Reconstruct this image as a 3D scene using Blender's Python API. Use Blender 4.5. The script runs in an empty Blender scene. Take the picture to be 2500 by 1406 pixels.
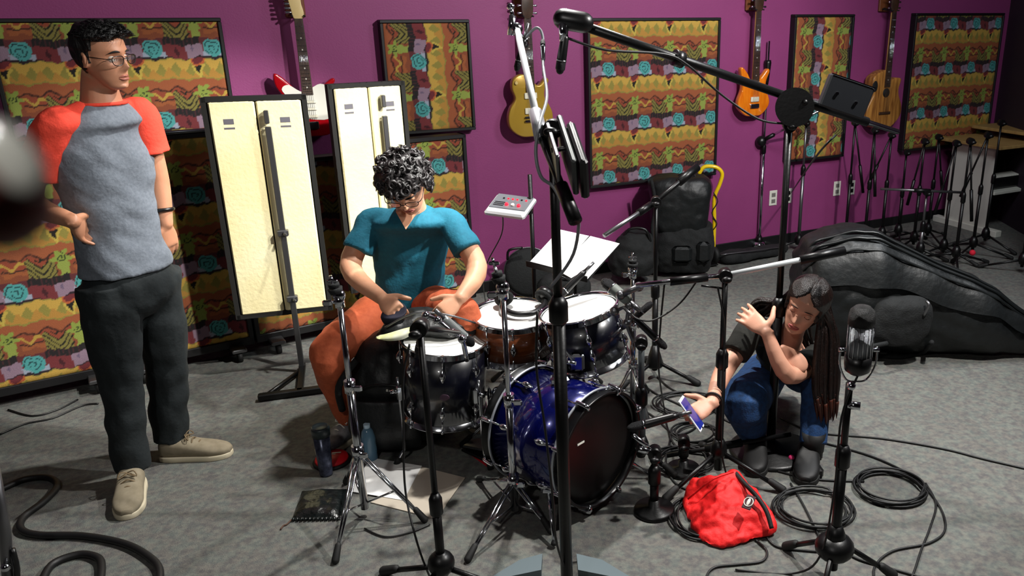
import bpy, math, random
import numpy as np
from mathutils import Vector as V, Matrix, noise
random.seed(7)
D = bpy.data; COL = bpy.context.scene.collection; R = math.radians
# ---------------------------------------------------------------- camera
F = 2000.0; PX, PY = 1550.0, 703.0; TH = R(18.7); H = 1.72
cam = D.objects.new('camera', D.cameras.new('camera')); COL.objects.link(cam)
cam.location = (0, 0, H); cam.rotation_euler = (R(90) - TH, 0, 0)
cam.data.sensor_width = 36; cam.data.lens = F / 2500 * 36
cam.data.shift_x = (1250 - PX) / 2500
cam.data.clip_start = 0.02
cam.data.dof.use_dof = True; cam.data.dof.focus_distance = 3.4; cam.data.dof.aperture_fstop = 6.5
bpy.context.scene.camera = cam
sc = bpy.context.scene
sc.view_settings.view_transform = 'Standard'; sc.view_settings.look = 'None'
sc.view_settings.exposure = 0.75; sc.view_settings.gamma = 1.0; sc.view_settings.use_curve_mapping = False
w = D.worlds.new('world'); sc.world = w; w.use_nodes = True
w.node_tree.nodes['Background'].inputs[0].default_value = (0.5, 0.5, 0.6, 1)
w.node_tree.nodes['Background'].inputs[1].default_value = 0.05
def spot(name, loc, target, power, size=150, rad=0.06, col=(1, 1, 1), blend=0.5):
    l = D.lights.new(name, 'SPOT'); l.energy = power; l.spot_size = R(size); l.spot_blend = blend
    l.shadow_soft_size = rad; l.color = col
    o = D.objects.new(name, l); COL.objects.link(o); o.location = loc
    o.rotation_euler = (V(target) - V(loc)).to_track_quat('-Z', 'Y').to_euler(); return o
def area(name, loc, target, power, sx, sy, col=(1, 1, 1)):
    l = D.lights.new(name, 'AREA'); l.energy = power; l.shape = 'RECTANGLE'; l.size = sx; l.size_y = sy; l.color = col
    o = D.objects.new(name, l); COL.objects.link(o); o.location = loc
    o.rotation_euler = (V(target) - V(loc)).to_track_quat('-Z', 'Y').to_euler(); return o
spot('key_or_fill_spot', (-0.35, 3.55, 2.85), (-0.40, 2.9, 0.4), 200, 100, 0.05, (1, .98, .93))
spot('key_or_fill_spot', (1.6, 2.5, 2.85), (-.8, 3.8, 0.6), 230, 130, 0.06, (1, .97, .93))
spot('key_or_fill_spot', (-0.9, -0.2, 2.85), (-0.9, 3.0, 0.4), 38, 150, 0.08, (1, .97, .93))  # weak fill added behind the camera to light fingertip and near floor
spot('key_or_fill_spot', (0.7, 2.5, 2.85), (-1.72, 3.8, 0.85), 330, 34, 0.05, (1, .98, .92))  # narrow spot added to whiten the cream boards, no known fixture
area('right_wall_fill', (2.0, 3.6, 3.05), (2.2, 4.4, 0), 42, 1.2, .6, (.9, .95, 1))  # area fill added to brighten the right wall, no known ceiling fixture
# ---------------------------------------------------------------- pixel rays -> points of the place
FW = V((0, math.cos(TH), -math.sin(TH))); UP = V((0, math.sin(TH), math.cos(TH))); C0 = V((0, 0, H))
def ray(x, y): return V((1, 0, 0)) * ((x - PX) / F) - UP * ((y - PY) / F) + FW
def zz(x, y, z=0.0):
    d = ray(x, y); return C0 + d * ((z - H) / d.z)
def yy(x, y, Y):
    d = ray(x, y); return C0 + d * (Y / d.y)
WA = zz(1180, 713); WD = (zz(1998, 579) - WA).normalized(); WN = V((WD.y, -WD.x, 0))   # wall line, direction, normal into the room
def wl(x, y, off=0.0):
    d = ray(x, y); return C0 + d * (((WA + WN * off) - C0).dot(WN) / d.dot(WN))
def ws(s, z, off=0.0): return WA + WD * s + WN * off + V((0, 0, z))
def wsof(x, y): return (wl(x, y) - WA).dot(WD)
# ---------------------------------------------------------------- materials
MATS = {}
def lin(c):
    return tuple(((v / 12.92) if v <= .04045 else ((v + .055) / 1.055) ** 2.4) for v in c)
def mat(name, col, rough=.5, metal=0., n2=None, nscale=30., bump=0., bscale=80., coat=0., sub=0., emit=None, trans=0., stretch=(1, 1, 1), attr=False, alpha=1.):
    if name in MATS: return MATS[name]
    m = D.materials.new(name); m.use_nodes = True; nt = m.node_tree; b = nt.nodes['Principled BSDF']
    c = lin(col) + (1,)
    b.inputs['Base Color'].default_value = c; b.inputs['Roughness'].default_value = rough; b.inputs['Metallic'].default_value = metal
    b.inputs['Coat Weight'].default_value = coat; b.inputs['Transmission Weight'].default_value = trans
    b.inputs['Alpha'].default_value = alpha
    if sub: b.inputs['Subsurface Weight'].default_value = sub; b.inputs['Subsurface Radius'].default_value = (.012, .005, .003)
    tc = nt.nodes.new('ShaderNodeTexCoord'); mp = nt.nodes.new('ShaderNodeMapping'); mp.inputs['Scale'].default_value = stretch
    nt.links.new(tc.outputs['Object'], mp.inputs[0])
    if attr:
        a = nt.nodes.new('ShaderNodeAttribute'); a.attribute_name = 'Col'; nt.links.new(a.outputs['Color'], b.inputs['Base Color'])
    elif n2 is not None:
        nz = nt.nodes.new('ShaderNodeTexNoise'); nz.inputs['Scale'].default_value = nscale; nz.inputs['Detail'].default_value = 6
        cr = nt.nodes.new('ShaderNodeValToRGB'); cr.color_ramp.elements[0].position = .35; cr.color_ramp.elements[1].position = .65
        cr.color_ramp.elements[0].color = c; cr.color_ramp.elements[1].color = lin(n2) + (1,)
        nt.links.new(mp.outputs[0], nz.inputs[0]); nt.links.new(nz.outputs[0], cr.inputs[0]); nt.links.new(cr.outputs[0], b.inputs['Base Color'])
    if bump:
        nz = nt.nodes.new('ShaderNodeTexNoise'); nz.inputs['Scale'].default_value = bscale; nz.inputs['Detail'].default_value = 4
        bp = nt.nodes.new('ShaderNodeBump'); bp.inputs['Strength'].default_value = bump; bp.inputs['Distance'].default_value = .01
        nt.links.new(mp.outputs[0], nz.inputs[0]); nt.links.new(nz.outputs[0], bp.inputs['Height']); nt.links.new(bp.outputs[0], b.inputs['Normal'])
    if emit: b.inputs['Emission Color'].default_value = lin(emit[0]) + (1,); b.inputs['Emission Strength'].default_value = emit[1]
    MATS[name] = m; return m
CHROME = mat('chrome', (.82, .83, .85), .12, 1.)
STEEL = mat('grey_metal', (.45, .45, .46), .35, .9)
BLKM = mat('black_metal', (.035, .035, .04), .38, .3, bump=.05)
RUB = mat('black_rubber', (.03, .03, .03), .7)
BLKF = mat('black_fabric', (.035, .042, .046), .85, n2=(.06, .07, .075), nscale=60, bump=.3, bscale=120)
NYL = mat('black_nylon', (.045, .056, .06), .5, n2=(.065, .08, .086), nscale=25, bump=.35, bscale=30)
PLA = mat('black_plastic', (.04, .04, .045), .35)
CAB = mat('black_cable', (.045, .047, .05), .5)
WHI = mat('white_plastic', (.85, .84, .8), .4)
# ---------------------------------------------------------------- mesh builder
def basis(d):
    d = d.normalized(); a = V((0, 0, 1)) if abs(d.z) < .9 else V((1, 0, 0))
    x = a.cross(d).normalized(); return x, d.cross(x), d
def catmull(P, sub):
    if sub <= 1 or len(P) < 3: return list(P)
    out = []; n = len(P)
    for i in range(n - 1):
        a = P[max(i - 1, 0)]; b = P[i]; c = P[i + 1]; d = P[min(i + 2, n - 1)]
        for k in range(sub):
            t = k / sub
            out.append(0.5 * ((2 * b) + (c - a) * t + (2 * a - 5 * b + 4 * c - d) * t * t + (3 * b - a - 3 * c + d) * t ** 3))
    out.append(P[-1]); return out
class MB:
    def __init__(s): s.v = []; s.f = []; s.sm = []
    def add(s, vs, fs, smooth=True):
        o = len(s.v); s.v += [tuple(x) for x in vs]; s.f += [tuple(i + o for i in f) for f in fs]; s.sm += [smooth] * len(fs); return s
    def rings(s, rings, cap=True, smooth=True, closed=False):
        n = len(rings[0]); vs = [p for r in rings for p in r]; fs = []; m = len(rings)
        for i in range(m if closed else m - 1):
            a = i * n; b = ((i + 1) % m) * n
            for k in range(n): fs.append((a + k, a + (k + 1) % n, b + (k + 1) % n, b + k))
        if cap and not closed: fs.append(tuple(range(n))[::-1]); fs.append(tuple((m - 1) * n + k for k in range(n)))
        return s.add(vs, fs, smooth)
    def tube(s, P, r, n=10, sub=1, cap=True, closed=False, round_=False):
        P = [V(p) for p in P]
        rr = list(r) if isinstance(r, (list, tuple)) else [r] * len(P)
        if closed: P = catmull(P + [P[0]], sub)[:-1] if sub > 1 else P; rr = [rr[0]] * len(P)
        else:
            rr = catmull([float(x) for x in rr], sub); P = catmull(P, sub)
        if round_ and not closed:
            d0 = (P[0] - P[1]).normalized(); d1 = (P[-1] - P[-2]).normalized()
            pre = [(P[0] + d0 * rr[0] * math.cos(a), rr[0] * math.sin(a)) for a in (.25, .7, 1.15)]
            post = [(P[-1] + d1 * rr[-1] * math.cos(a), rr[-1] * math.sin(a)) for a in (1.15, .7, .25)]
            P = [p for p, _ in pre] + P + [p for p, _ in post]; rr = [q for _, q in pre] + rr + [q for _, q in post]
        m = len(P); rings = []; x = None
        for i in range(m):
            t = (P[(i + 1) % m] - P[i - 1]) if closed else (P[min(i + 1, m - 1)] - P[max(i - 1, 0)])
            if t.length < 1e-9: t = V((0, 0, 1))
            t.normalize()
            if x is None: x = basis(t)[0]
            x = (x - t * x.dot(t))
            x = x.normalized() if x.length > 1e-6 else basis(t)[0]
            y = t.cross(x)
            rings.append([P[i] + (x * math.cos(2 * math.pi * k / n) + y * math.sin(2 * math.pi * k / n)) * rr[i] for k in range(n)])
        return s.rings(rings, cap, True, closed)
    def cyl(s, a, b, r0, r1=None, n=16):
        a = V(a); b = V(b); x, y, z = basis(b - a); r1 = r0 if r1 is None else r1
        r_ = [[p + (x * math.cos(2 * math.pi * k / n) + y * math.sin(2 * math.pi * k / n)) * q for k in range(n)] for p, q in ((a, r0), (b, r1))]
        o = len(s.f); s.rings(r_); s.sm[-2] = s.sm[-1] = False; return s
    def lathe(s, prof, o=(0, 0, 0), ax=(0, 0, 1), n=32, closed=False, cap=True):
        x, y, z = basis(V(ax)); o = V(o)
        r_ = [[o + z * h + (x * math.cos(2 * math.pi * k / n) + y * math.sin(2 * math.pi * k / n)) * max(q, 1e-5) for k in range(n)] for q, h in prof]
        return s.rings(r_, cap, True, closed)
    def loft(s, S, n=24, sub=4, p=1.0, cap=True):
        c = catmull([V(a[0]) for a in S], sub); ax = catmull([V(a[1]) for a in S], sub); ay = catmull([V(a[2]) for a in S], sub); r_ = []
        for i in range(len(c)):
            q = []
            for k in range(n):
                u = 2 * math.pi * k / n; cu = math.cos(u); su = math.sin(u)
                q.append(c[i] + ax[i] * math.copysign(abs(cu) ** p, cu) + ay[i] * math.copysign(abs(su) ** p, su))
            r_.append(q)
        return s.rings(r_, cap)
    def box(s, c, size, rot=None, bev=0.0):
        c = V(c); hx, hy, hz = [q / 2 for q in size]; M = rot if rot is not None else Matrix.Identity(3)
        if bev <= 0:
            vs = [c + M @ V((x * hx, y * hy, z * hz)) for z in (-1, 1) for x, y in ((-1, -1), (1, -1), (1, 1), (-1, 1))]
            return s.add(vs, [(3, 2, 1, 0), (4, 5, 6, 7), (0, 1, 5, 4), (1, 2, 6, 5), (2, 3, 7, 6), (3, 0, 4, 7)], False)
        b = min(bev, hx, hy, hz); r_ = []
        for z, i in ((-hz, b), (-hz + b, 0), (hz - b, 0), (hz, b)):
            X = hx - i; Y = hy - i; q = []
            for (px, py) in ((-X + b, -Y), (X - b, -Y), (X, -Y + b), (X, Y - b), (X - b, Y), (-X + b, Y), (-X, Y - b), (-X, -Y + b)): q.append(c + M @ V((px, py, z)))
            r_.append(q)
        return s.rings(r_, True, False)
    def sph(s, c, r, n=16, m=10, rot=None):
        c = V(c); r = (r, r, r) if not isinstance(r, (tuple, list)) else r; M = rot if rot is not None else Matrix.Identity(3); r_ = []
        for i in range(m + 1):
            t = math.pi * (i / m if 0 < i < m else (.002 if i == 0 else .998))
            r_.append([c + M @ V((r[0] * math.sin(t) * math.cos(2 * math.pi * k / n), r[1] * math.sin(t) * math.sin(2 * math.pi * k / n), -r[2] * math.cos(t))) for k in range(n)])
        return s.rings(r_)
    def prism(s, pts, o, x, y, z0, z1, bev=0.0, smooth=False):
        """2-D outline (ccw) in the plane o,x,y pushed from z0 to z1 along x cross y, rim rounded by bev"""
        o = V(o); x = V(x).normalized(); y = V(y).normalized(); z = x.cross(y); m = len(pts)
        cx = sum(p[0] for p in pts) / m; cy = sum(p[1] for p in pts) / m; nr = []
        for i in range(m):
            a = pts[i - 1]; b = pts[(i + 1) % m]; tx, ty = b[0] - a[0], b[1] - a[1]; l = math.hypot(tx, ty) or 1
            nr.append((-ty / l, tx / l))
        def ring(h, i): return [o + x * (p[0] + q[0] * i) + y * (p[1] + q[1] * i) + z * h for p, q in zip(pts, nr)]
        if bev > 0:
            rs = [ring(z0, bev), ring(z0 + bev * .3, bev * .3), ring(z0 + bev, 0), ring(z1 - bev, 0), ring(z1 - bev * .3, bev * .3), ring(z1, bev)]
        else: rs = [ring(z0, 0), ring(z1, 0)]
        return s.rings(rs, True, smooth)
    def torus(s, c, ax, Rr, r, n=40, m=8):
        x, y, z = basis(V(ax)); c = V(c)
        return s.tube([c + (x * math.cos(2 * math.pi * k / n) + y * math.sin(2 * math.pi * k / n)) * Rr for k in range(n)], r, m, closed=True)
def outline(P, sub=6):
    Q = [V((p[0], p[1], 0)) for p in P]; Q = Q + [Q[0], Q[1], Q[2]]; out = []
    for i in range(len(P)):
        a, b, c, d = Q[i - 1] if i else Q[len(P) - 1], Q[i], Q[i + 1], Q[i + 2]
        for k in range(sub):
            t = k / sub; v = 0.5 * ((2 * b) + (c - a) * t + (2 * a - 5 * b + 4 * c - d) * t * t + (3 * b - a - 3 * c + d) * t ** 3)
            out.append((v.x, v.y))
    return out
# ---------------------------------------------------------------- objects
def tag(o, label=None, cat=None, group=None, kind=None):
    if label: o['label'] = label
    if cat: o['category'] = cat
    if group: o['group'] = group
    if kind: o['kind'] = kind
    return o
def thing(name, label, cat, loc, group=None):
    o = D.objects.new(name, None); o.empty_display_size = .05; COL.objects.link(o); o.location = V(loc); o['_o'] = list(V(loc))
    return tag(o, label, cat, group)
def link(name, me, m, parent, org):
    o = D.objects.new(name, me); COL.objects.link(o); me.materials.append(m); o['_o'] = list(org)
    if parent: o.parent = parent
    else: o.location = org
    return o
def obj(name, mb, m, parent=None, label=None, cat=None, group=None, kind=None):
    if parent: org = V(parent['_o'])
    else:
        xs = [v[0] for v in mb.v]; ys = [v[1] for v in mb.v]; org = V(((min(xs) + max(xs)) / 2, (min(ys) + max(ys)) / 2, min(v[2] for v in mb.v)))
    me = D.meshes.new(name); me.from_pydata([(v[0] - org.x, v[1] - org.y, v[2] - org.z) for v in mb.v], [], mb.f)
    me.polygons.foreach_set('use_smooth', mb.sm); me.update()
    return tag(link(name, me, m, parent, org), label, cat, group, kind)
def fused(name, mb, m, parent, vox=.006, smooth=3, wr=None, label=None):
    """closed pieces melted into one continuous skin, then wr(point, normal) -> offset"""
    o = obj(name, mb, m, parent, label)
    r = o.modifiers.new('r', 'REMESH'); r.mode = 'VOXEL'; r.voxel_size = vox; r.use_smooth_shade = True
    if smooth: s = o.modifiers.new('s', 'SMOOTH'); s.iterations = smooth; s.factor = .5
    dg = bpy.context.evaluated_depsgraph_get(); me = D.meshes.new_from_object(o.evaluated_get(dg)); o.modifiers.clear()
    old = o.data; o.data = me; me.name = name; D.meshes.remove(old)
    if not me.materials: me.materials.append(m)
    if wr:
        k = len(me.vertices); co = np.empty(k * 3); me.vertices.foreach_get('co', co); no = np.array([v.normal[:] for v in me.vertices]); co = co.reshape(-1, 3)
        og = V(o['_o'])
        for i in range(k):
            co[i] += no[i] * wr(V(co[i]) + og, no[i])
        me.vertices.foreach_set('co', co.ravel()); me.update()
    me.polygons.foreach_set('use_smooth', [True] * len(me.polygons))
    return o
def T(a, b): return [V(a), V(b)]
# ---------------------------------------------------------------- printed fabric of the panels (flat print, as a colour per vertex)
def fabric_rgb(u, v):
    u, v = u + .012 * np.sin(v * 18.85) + .006 * np.sin(v * 44), v + .016 * np.sin(u * 12.57 + 1) + .008 * np.sin(u * 37.7)
    u = u % 1; v = v % 1; c = np.empty(u.shape + (3,)); c[:] = (.60, .27, .13)
    def put(m, col): c[m] = col
    A = v < .30
    put(A, (.52, .15, .17)); put(A & (v < .10), (.12, .09, .10)); put(A & (v < .10) & (np.abs(u - .78) < .2), (.42, .14, .16))
    put(A & (v < .10) & (np.abs((u * 14) % 1 - .5) < .12) & (u < .5), (.30, .12, .14))
    put(A & (v >= .10) & (u > .33) & (u < .62), (.60, .47, .56))
    put(A & (v > .13) & (np.abs((u - .17) * 2.2) + np.abs(v - .2) * 1.2 < .09), (.30, .06, .10))
    put(A & (v > .1) & (np.abs((u - .44) * 1.6) ** 2 + (v - .15) ** 2 < .0012), (.45, .36, .48))
    put(A & (v > .19) & (u > .60) & (u < .98), (.62, .67, .76))
    du = (u - .79) * .77; dv = v - .135; r = np.hypot(du, dv); th = np.arctan2(dv, du)
    put((r < .125) & (v < .25), (.25, .68, .67)); put((r < .11) & (r > .015) & (np.abs(((r / .052 + th / 6.283) % 1) - .5) < .13), (.05, .22, .25))
    put(A & (v > .27 + .02 * np.sin(u * 6.283)), (.16, .08, .13))
    B = (v >= .29) & (v < .60)
    put(B, (.62, .56, .18)); zig = np.abs((u * 4) % 1 - .5) * 2
    put(B & (v > .30) & (v < .34 + .15 * zig), (.86, .66, .20)); put(B & (v > .54 - .13 * zig) & (v < .56), (.80, .55, .16))
    put(B & (np.abs(u - .5) < (.56 - v) * .55) & (v > .40), (.10, .08, .05))
    put(B & (np.abs(np.abs(u - .5) - (.56 - v) * .55) < .022) & (v > .38), (.85, .72, .22))
    put((np.hypot((u - .5) * .77, v - .31) < .075) & (v > .29), (.50, .13, .16)); put((np.abs(np.hypot((u - .5) * .77, v - .31) - .08) < .012) & (v > .29), (.83, .36, .14))
    Cc = v >= .58; z2 = np.abs((u * 3 + .2) % 1 - .5) * .14
    put(Cc & (v < .66 + z2), (.70, .33, .15)); put(Cc & (np.abs(v - .68 - z2) < .012), (.30, .12, .06)); put(Cc & (v > .70 + z2) & (v < .80 + z2), (.66, .25, .13))
    ch = (np.abs(u - .2) * .9 + v)
    put(Cc & (u < .40) & (ch > .86 - 0) & (v > .76), (.55, .50, .18)); put(Cc & (u < .42) & (v > .74) & (np.abs((ch * 12) % 1 - .5) < .16), (.12, .11, .05))
    sp = np.hypot((u - .52) * .77, v - .78); st = np.arctan2(v - .78, (u - .52) * .77)
    put(Cc & (sp < .10 + .035 * np.cos(st * 6)), (.58, .66, .20)); put(Cc & (np.abs(u - .52) < .07) & (v > .8), (.60, .67, .22))
    put((sp < .055) & (sp > .01) & (np.abs(((sp / .035 + st / 6.283) % 1) - .5) < .16), (.12, .20, .06))
    put(Cc & (u > .68) & (np.abs(v - .80 - .03 * np.sin(u * 25)) < .022), (.80, .62, .18)); put(Cc & (u > .66) & (np.abs(v - .90 - .02 * np.cos(u * 19)) < .03), (.70, .34, .14))
    put(Cc & (u > .66) & (np.abs(v - .86) < .008), (.15, .08, .05))
    g = c.mean(-1, keepdims=True); c = (g + (c - g) * .78) * .90
    c = np.where(c <= .04045, c / 12.92, ((c + .055) / 1.055) ** 2.4)
    return c
FAB = mat('printed_fabric', (.5, .3, .2), .9, attr=True, bump=.25, bscale=300)
def fabric(name, parent, o, x, y, wd, ht, off=(0, 0), rot=False, step=.0055, tile=(.265, .345), puff=.006):
    """upholstered face: grid w x h, o = lower left corner, x right, y up"""
    nx = max(2, int(wd / step)); ny = max(2, int(ht / step)); X, Y = np.meshgrid(np.linspace(0, 1, nx + 1), np.linspace(0, 1, ny + 1))
    o = V(o) - V(parent['_o']); z = np.array(V(x).cross(V(y)).normalized())
    e = np.minimum(np.minimum(X, 1 - X) * wd, np.minimum(Y, 1 - Y) * ht); hgt = puff * np.clip(e / .02, 0, 1) ** .5
    co = np.array(o) + X[..., None] * wd * np.array(x) + Y[..., None] * ht * np.array(y) + hgt[..., None] * z
    U = X * wd; Vv = (1 - Y) * ht
    a, b = (Vv, U) if rot else (U, Vv)
    rgb = fabric_rgb(a / tile[0] + off[0], b / tile[1] + off[1])
    me = D.meshes.new(name); nv = (nx + 1) * (ny + 1); i = np.arange(nv).reshape(ny + 1, nx + 1)
    q = np.stack([i[:-1, :-1], i[:-1, 1:], i[1:, 1:], i[1:, :-1]], -1).reshape(-1, 4)
    me.vertices.add(nv); me.vertices.foreach_set('co', co.ravel()); me.loops.add(q.size); me.loops.foreach_set('vertex_index', q.ravel().astype(np.int32))
    me.polygons.add(len(q)); me.polygons.foreach_set('loop_start', np.arange(0, q.size, 4, dtype=np.int32)); me.polygons.foreach_set('loop_total', np.full(len(q), 4, np.int32))
    me.update(calc_edges=True); at = me.color_attributes.new('Col', 'FLOAT_COLOR', 'POINT')
    at.data.foreach_set('color', np.concatenate([rgb.reshape(-1, 3), np.ones((nv, 1))], 1).ravel().astype(np.float32))
    me.polygons.foreach_set('use_smooth', [True] * len(q))
    return link(name, me, FAB, parent, parent['_o'])
# ================================================================ THE ROOM
def carpet_mat():
    m = D.materials.new('carpet'); m.use_nodes = True; nt = m.node_tree; b = nt.nodes['Principled BSDF']; b.inputs['Roughness'].default_value = .95
    tc = nt.nodes.new('ShaderNodeTexCoord')
    def nz(s, d):
        n = nt.nodes.new('ShaderNodeTexNoise'); n.inputs['Scale'].default_value = s; n.inputs['Detail'].default_value = d; nt.links.new(tc.outputs['Object'], n.inputs[0]); return n
    def ramp(src, p0, p1, c0, c1):
        r = nt.nodes.new('ShaderNodeValToRGB'); r.color_ramp.elements[0].position = p0; r.color_ramp.elements[1].position = p1
        r.color_ramp.elements[0].color = lin(c0) + (1,); r.color_ramp.elements[1].color = lin(c1) + (1,); nt.links.new(src.outputs[0], r.inputs[0]); return r
    r1 = ramp(nz(55, 5), .35, .65, (.29, .295, .29), (.445, .44, .40)); r2 = ramp(nz(22, 4), .42, .62, (.35, .33, .335), (.37, .40, .39))
    mx = nt.nodes.new('ShaderNodeMixRGB'); mx.inputs[0].default_value = .45; nt.links.new(r1.outputs[0], mx.inputs[1]); nt.links.new(r2.outputs[0], mx.inputs[2])
    nt.links.new(mx.outputs[0], b.inputs['Base Color'])
    f = nz(220, 3); bp = nt.nodes.new('ShaderNodeBump'); bp.inputs['Strength'].default_value = .5; bp.inputs['Distance'].default_value = .006
    nt.links.new(f.outputs[0], bp.inputs['Height']); nt.links.new(bp.outputs[0], b.inputs['Normal']); return m
PUR = mat('purple_wall_paint', (.54, .215, .43), .62, n2=(.52, .205, .415), nscale=3, bump=.12, bscale=120)
DRK = mat('dark_wall_paint', (.16, .10, .16), .7)
CEI = mat('ceiling_paint', (.35, .35, .37), .9)
obj('floor', MB().box((0.4, 3.4, -.05), (9.2, 10.4, .1)), carpet_mat(), kind='structure')
Zr = 3.1
wr_ = Matrix((WD, V((-WD.y, WD.x, 0)), V((0, 0, 1)))).transposed()
def wbox(mb, s0, s1, z0, z1, d0, d1, bev=0):   # box on the wall: d = distance from the wall into the room
    return mb.box(ws((s0 + s1) / 2, (z0 + z1) / 2, (d0 + d1) / 2), (s1 - s0, abs(d1 - d0), z1 - z0), wr_, bev)
SL, SR = -2.75, 4.72
obj('wall_back', wbox(MB(), SL, SR + .1, 0, Zr, -.1, 0), PUR, kind='structure')
obj('baseboard_back', wbox(MB(), SL, SR, 0, .075, 0, .012, .004), mat('baseboard_rubber', (.04, .04, .05), .5), kind='structure')
a = ws(SL, 0); b = ws(SR, 0)
obj('wall_left', MB().box((a.x - .05, a.y / 2 - .9, Zr / 2), (.1, a.y + 1.9, Zr)), DRK, kind='structure')
obj('wall_right', MB().box((b.x + .05, b.y / 2 - .9, Zr / 2), (.1, b.y + 1.9, Zr)), DRK, kind='structure')
obj('wall_front', MB().box(((a.x + b.x) / 2, -1.85, Zr / 2), (b.x - a.x + .2, .1, Zr)), DRK, kind='structure')
obj('ceiling', MB().box((0.4, 3.0, Zr + .05), (9.2, 9.9, .1)), CEI, kind='structure')
# ---- framed fabric panels on the wall
FRM = mat('black_panel_frame', (.035, .03, .04), .55)
def wall_panel(x0, y0, x1, y1, label, off, rot=False, depth=.06):
    s0 = wsof(x0, y0); s1 = wsof(x1, y0); zt = wl(x0, y0).z; zb = wl(x0, y1).z
    t = thing('sound_absorber', label, 'acoustic panel', ws((s0 + s1) / 2, zb), 'fabric sound absorbers on the purple wall'); fw = .018
    fr = MB()
    for a_ in ((s0, s1, zt - fw, zt), (s0, s1, zb, zb + fw), (s0, s0 + fw, zb + fw, zt - fw), (s1 - fw, s1, zb + fw, zt - fw)): wbox(fr, a_[0], a_[1], a_[2], a_[3], .002, depth, .003)
    obj('frame', fr, FRM, t); obj('back_board', wbox(MB(), s0 + fw, s1 - fw, zb + fw, zt - fw, .002, depth - .012), FRM, t)
    fabric('fabric_face', t, ws(s0 + fw, zb + fw, depth - .012), WD, V((0, 0, 1)), s1 - s0 - 2 * fw, zt - zb - 2 * fw, off, rot); return t
wall_panel(-40, 45, 537, 357, 'wide low fabric panel on wall behind the standing man', (.42, .78))
wall_panel(920, 48, 1138, 330, 'small fabric panel on wall above the curly-haired drummer', (.0, .62), True)
wall_panel(1424, 44, 1749, 458, 'large fabric panel on wall between gold and orange guitars', (.31, .30))
wall_panel(1930, 35, 2075, 392, 'narrow tall fabric panel on wall between orange and natural guitars', (.15, .55), True)
wall_panel(2224, 32, 2440, 365, 'dim fabric panel on wall right of the natural wood guitar', (.22, .97))
# ---- outlets
def outlet(x, y, kind, label):
    p = wl(x, y); s = (p - WA).dot(WD); t = thing(kind, label, 'outlet', ws(s, p.z))
    obj('cover_plate', wbox(MB(), s - .036, s + .036, p.z - .058, p.z + .058, 0, .006, .003), WHI, t)
    for dz in (-.024, .024):
        k = obj('socket', wbox(MB(), s - .018, s + .018, p.z + dz - .015, p.z + dz + .015, .006, .009, .002), mat('socket_grey', (.45, .43, .42), .5) if kind == 'wall_outlet' else PLA, t)
outlet(1887, 483, 'wall_outlet', 'wall plate with two sockets, left of the black boom stand pole')
outlet(1923, 478, 'cable_jack_plate', 'white wall plate with plugged-in cable, right of black boom stand pole')
outlet(2043, 460, 'wall_outlet', 'white wall socket plate below right of the narrow fabric panel')
outlet(2078, 458, 'light_switch', 'small pair of white sockets behind the leftmost black mic stand')
# ---- free-standing fabric gobos in a row before the wall
G0 = zz(75, 985); G1 = zz(1165, 748); GD = (G1 - G0); GL = GD.length; GD.normalize(); GN = V((GD.y, -GD.x, 0)); GR = Matrix((GD, -GN, V((0, 0, 1)))).transposed()
def gobo(s0, s1, zt, label, off):
    t = thing('fabric_gobo', label, 'acoustic divider', G0 + GD * ((s0 + s1) / 2) - GN * .04, 'rolling fabric gobos in a row'); zb = .06; fw = .022
    def bx(mb, a, b, c, d, e, f): return mb.box(G0 + GD * ((a + b) / 2) + GN * ((e + f) / 2) + V((0, 0, (c + d) / 2)), (b - a, abs(f - e), d - c), GR, .003)
    fr = MB()
    for q in ((s0, s1, zt - fw, zt), (s0, s1, zb, zb + fw + .02), (s0, s0 + fw, zb, zt), (s1 - fw, s1, zb, zt)): bx(fr, q[0], q[1], q[2], q[3], -.09, 0)
    obj('frame', fr, FRM, t); obj('core', bx(MB(), s0 + fw, s1 - fw, zb + fw, zt - fw, -.08, -.012), FRM, t)
    fabric('fabric_face', t, G0 + GD * (s0 + fw) - GN * .012 + V((0, 0, zb + fw + .02)), GD, V((0, 0, 1)), s1 - s0 - 2 * fw, zt - zb - 2 * fw - .02, off)
    for s in (s0 + .09, s1 - .09):
        c = G0 + GD * s - GN * .045; foot = obj('foot', MB().box(c + V((0, 0, .066)), (.07, .26, .02), GR, .004), STEEL, t)
        for k in (-.1, .1):
            q = c + GN * k + V((0, 0, .029)); obj('caster', MB().cyl(q - GD * .011, q + GD * .011, .028), RUB, foot)
gobo(-.42, .36, 1.17, 'brightly lit fabric gobo beside the legs of the standing man, at far left', (.1, .35))
gobo(.37, .98, 1.17, 'fabric gobo hidden behind the standing man and left cream board, partly shaded', (.15, .35))
gobo(.99, 1.62, 1.0, 'fabric gobo behind the two cream boards, lower part lit', (.5, .2))
gobo(1.63, GL, 1.05, 'fabric gobo behind the drummer and right cream board, rightmost of the row', (.2, .73))
obj('top_rail', MB().tube([G0 + GD * .35 + V((0, 0, 1.18)), G0 + GD * .98 + V((0, 0, 1.18))], .01), STEEL, label='grey rail lying along the top of the shaded gobo behind the standing man', cat='rail')
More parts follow.
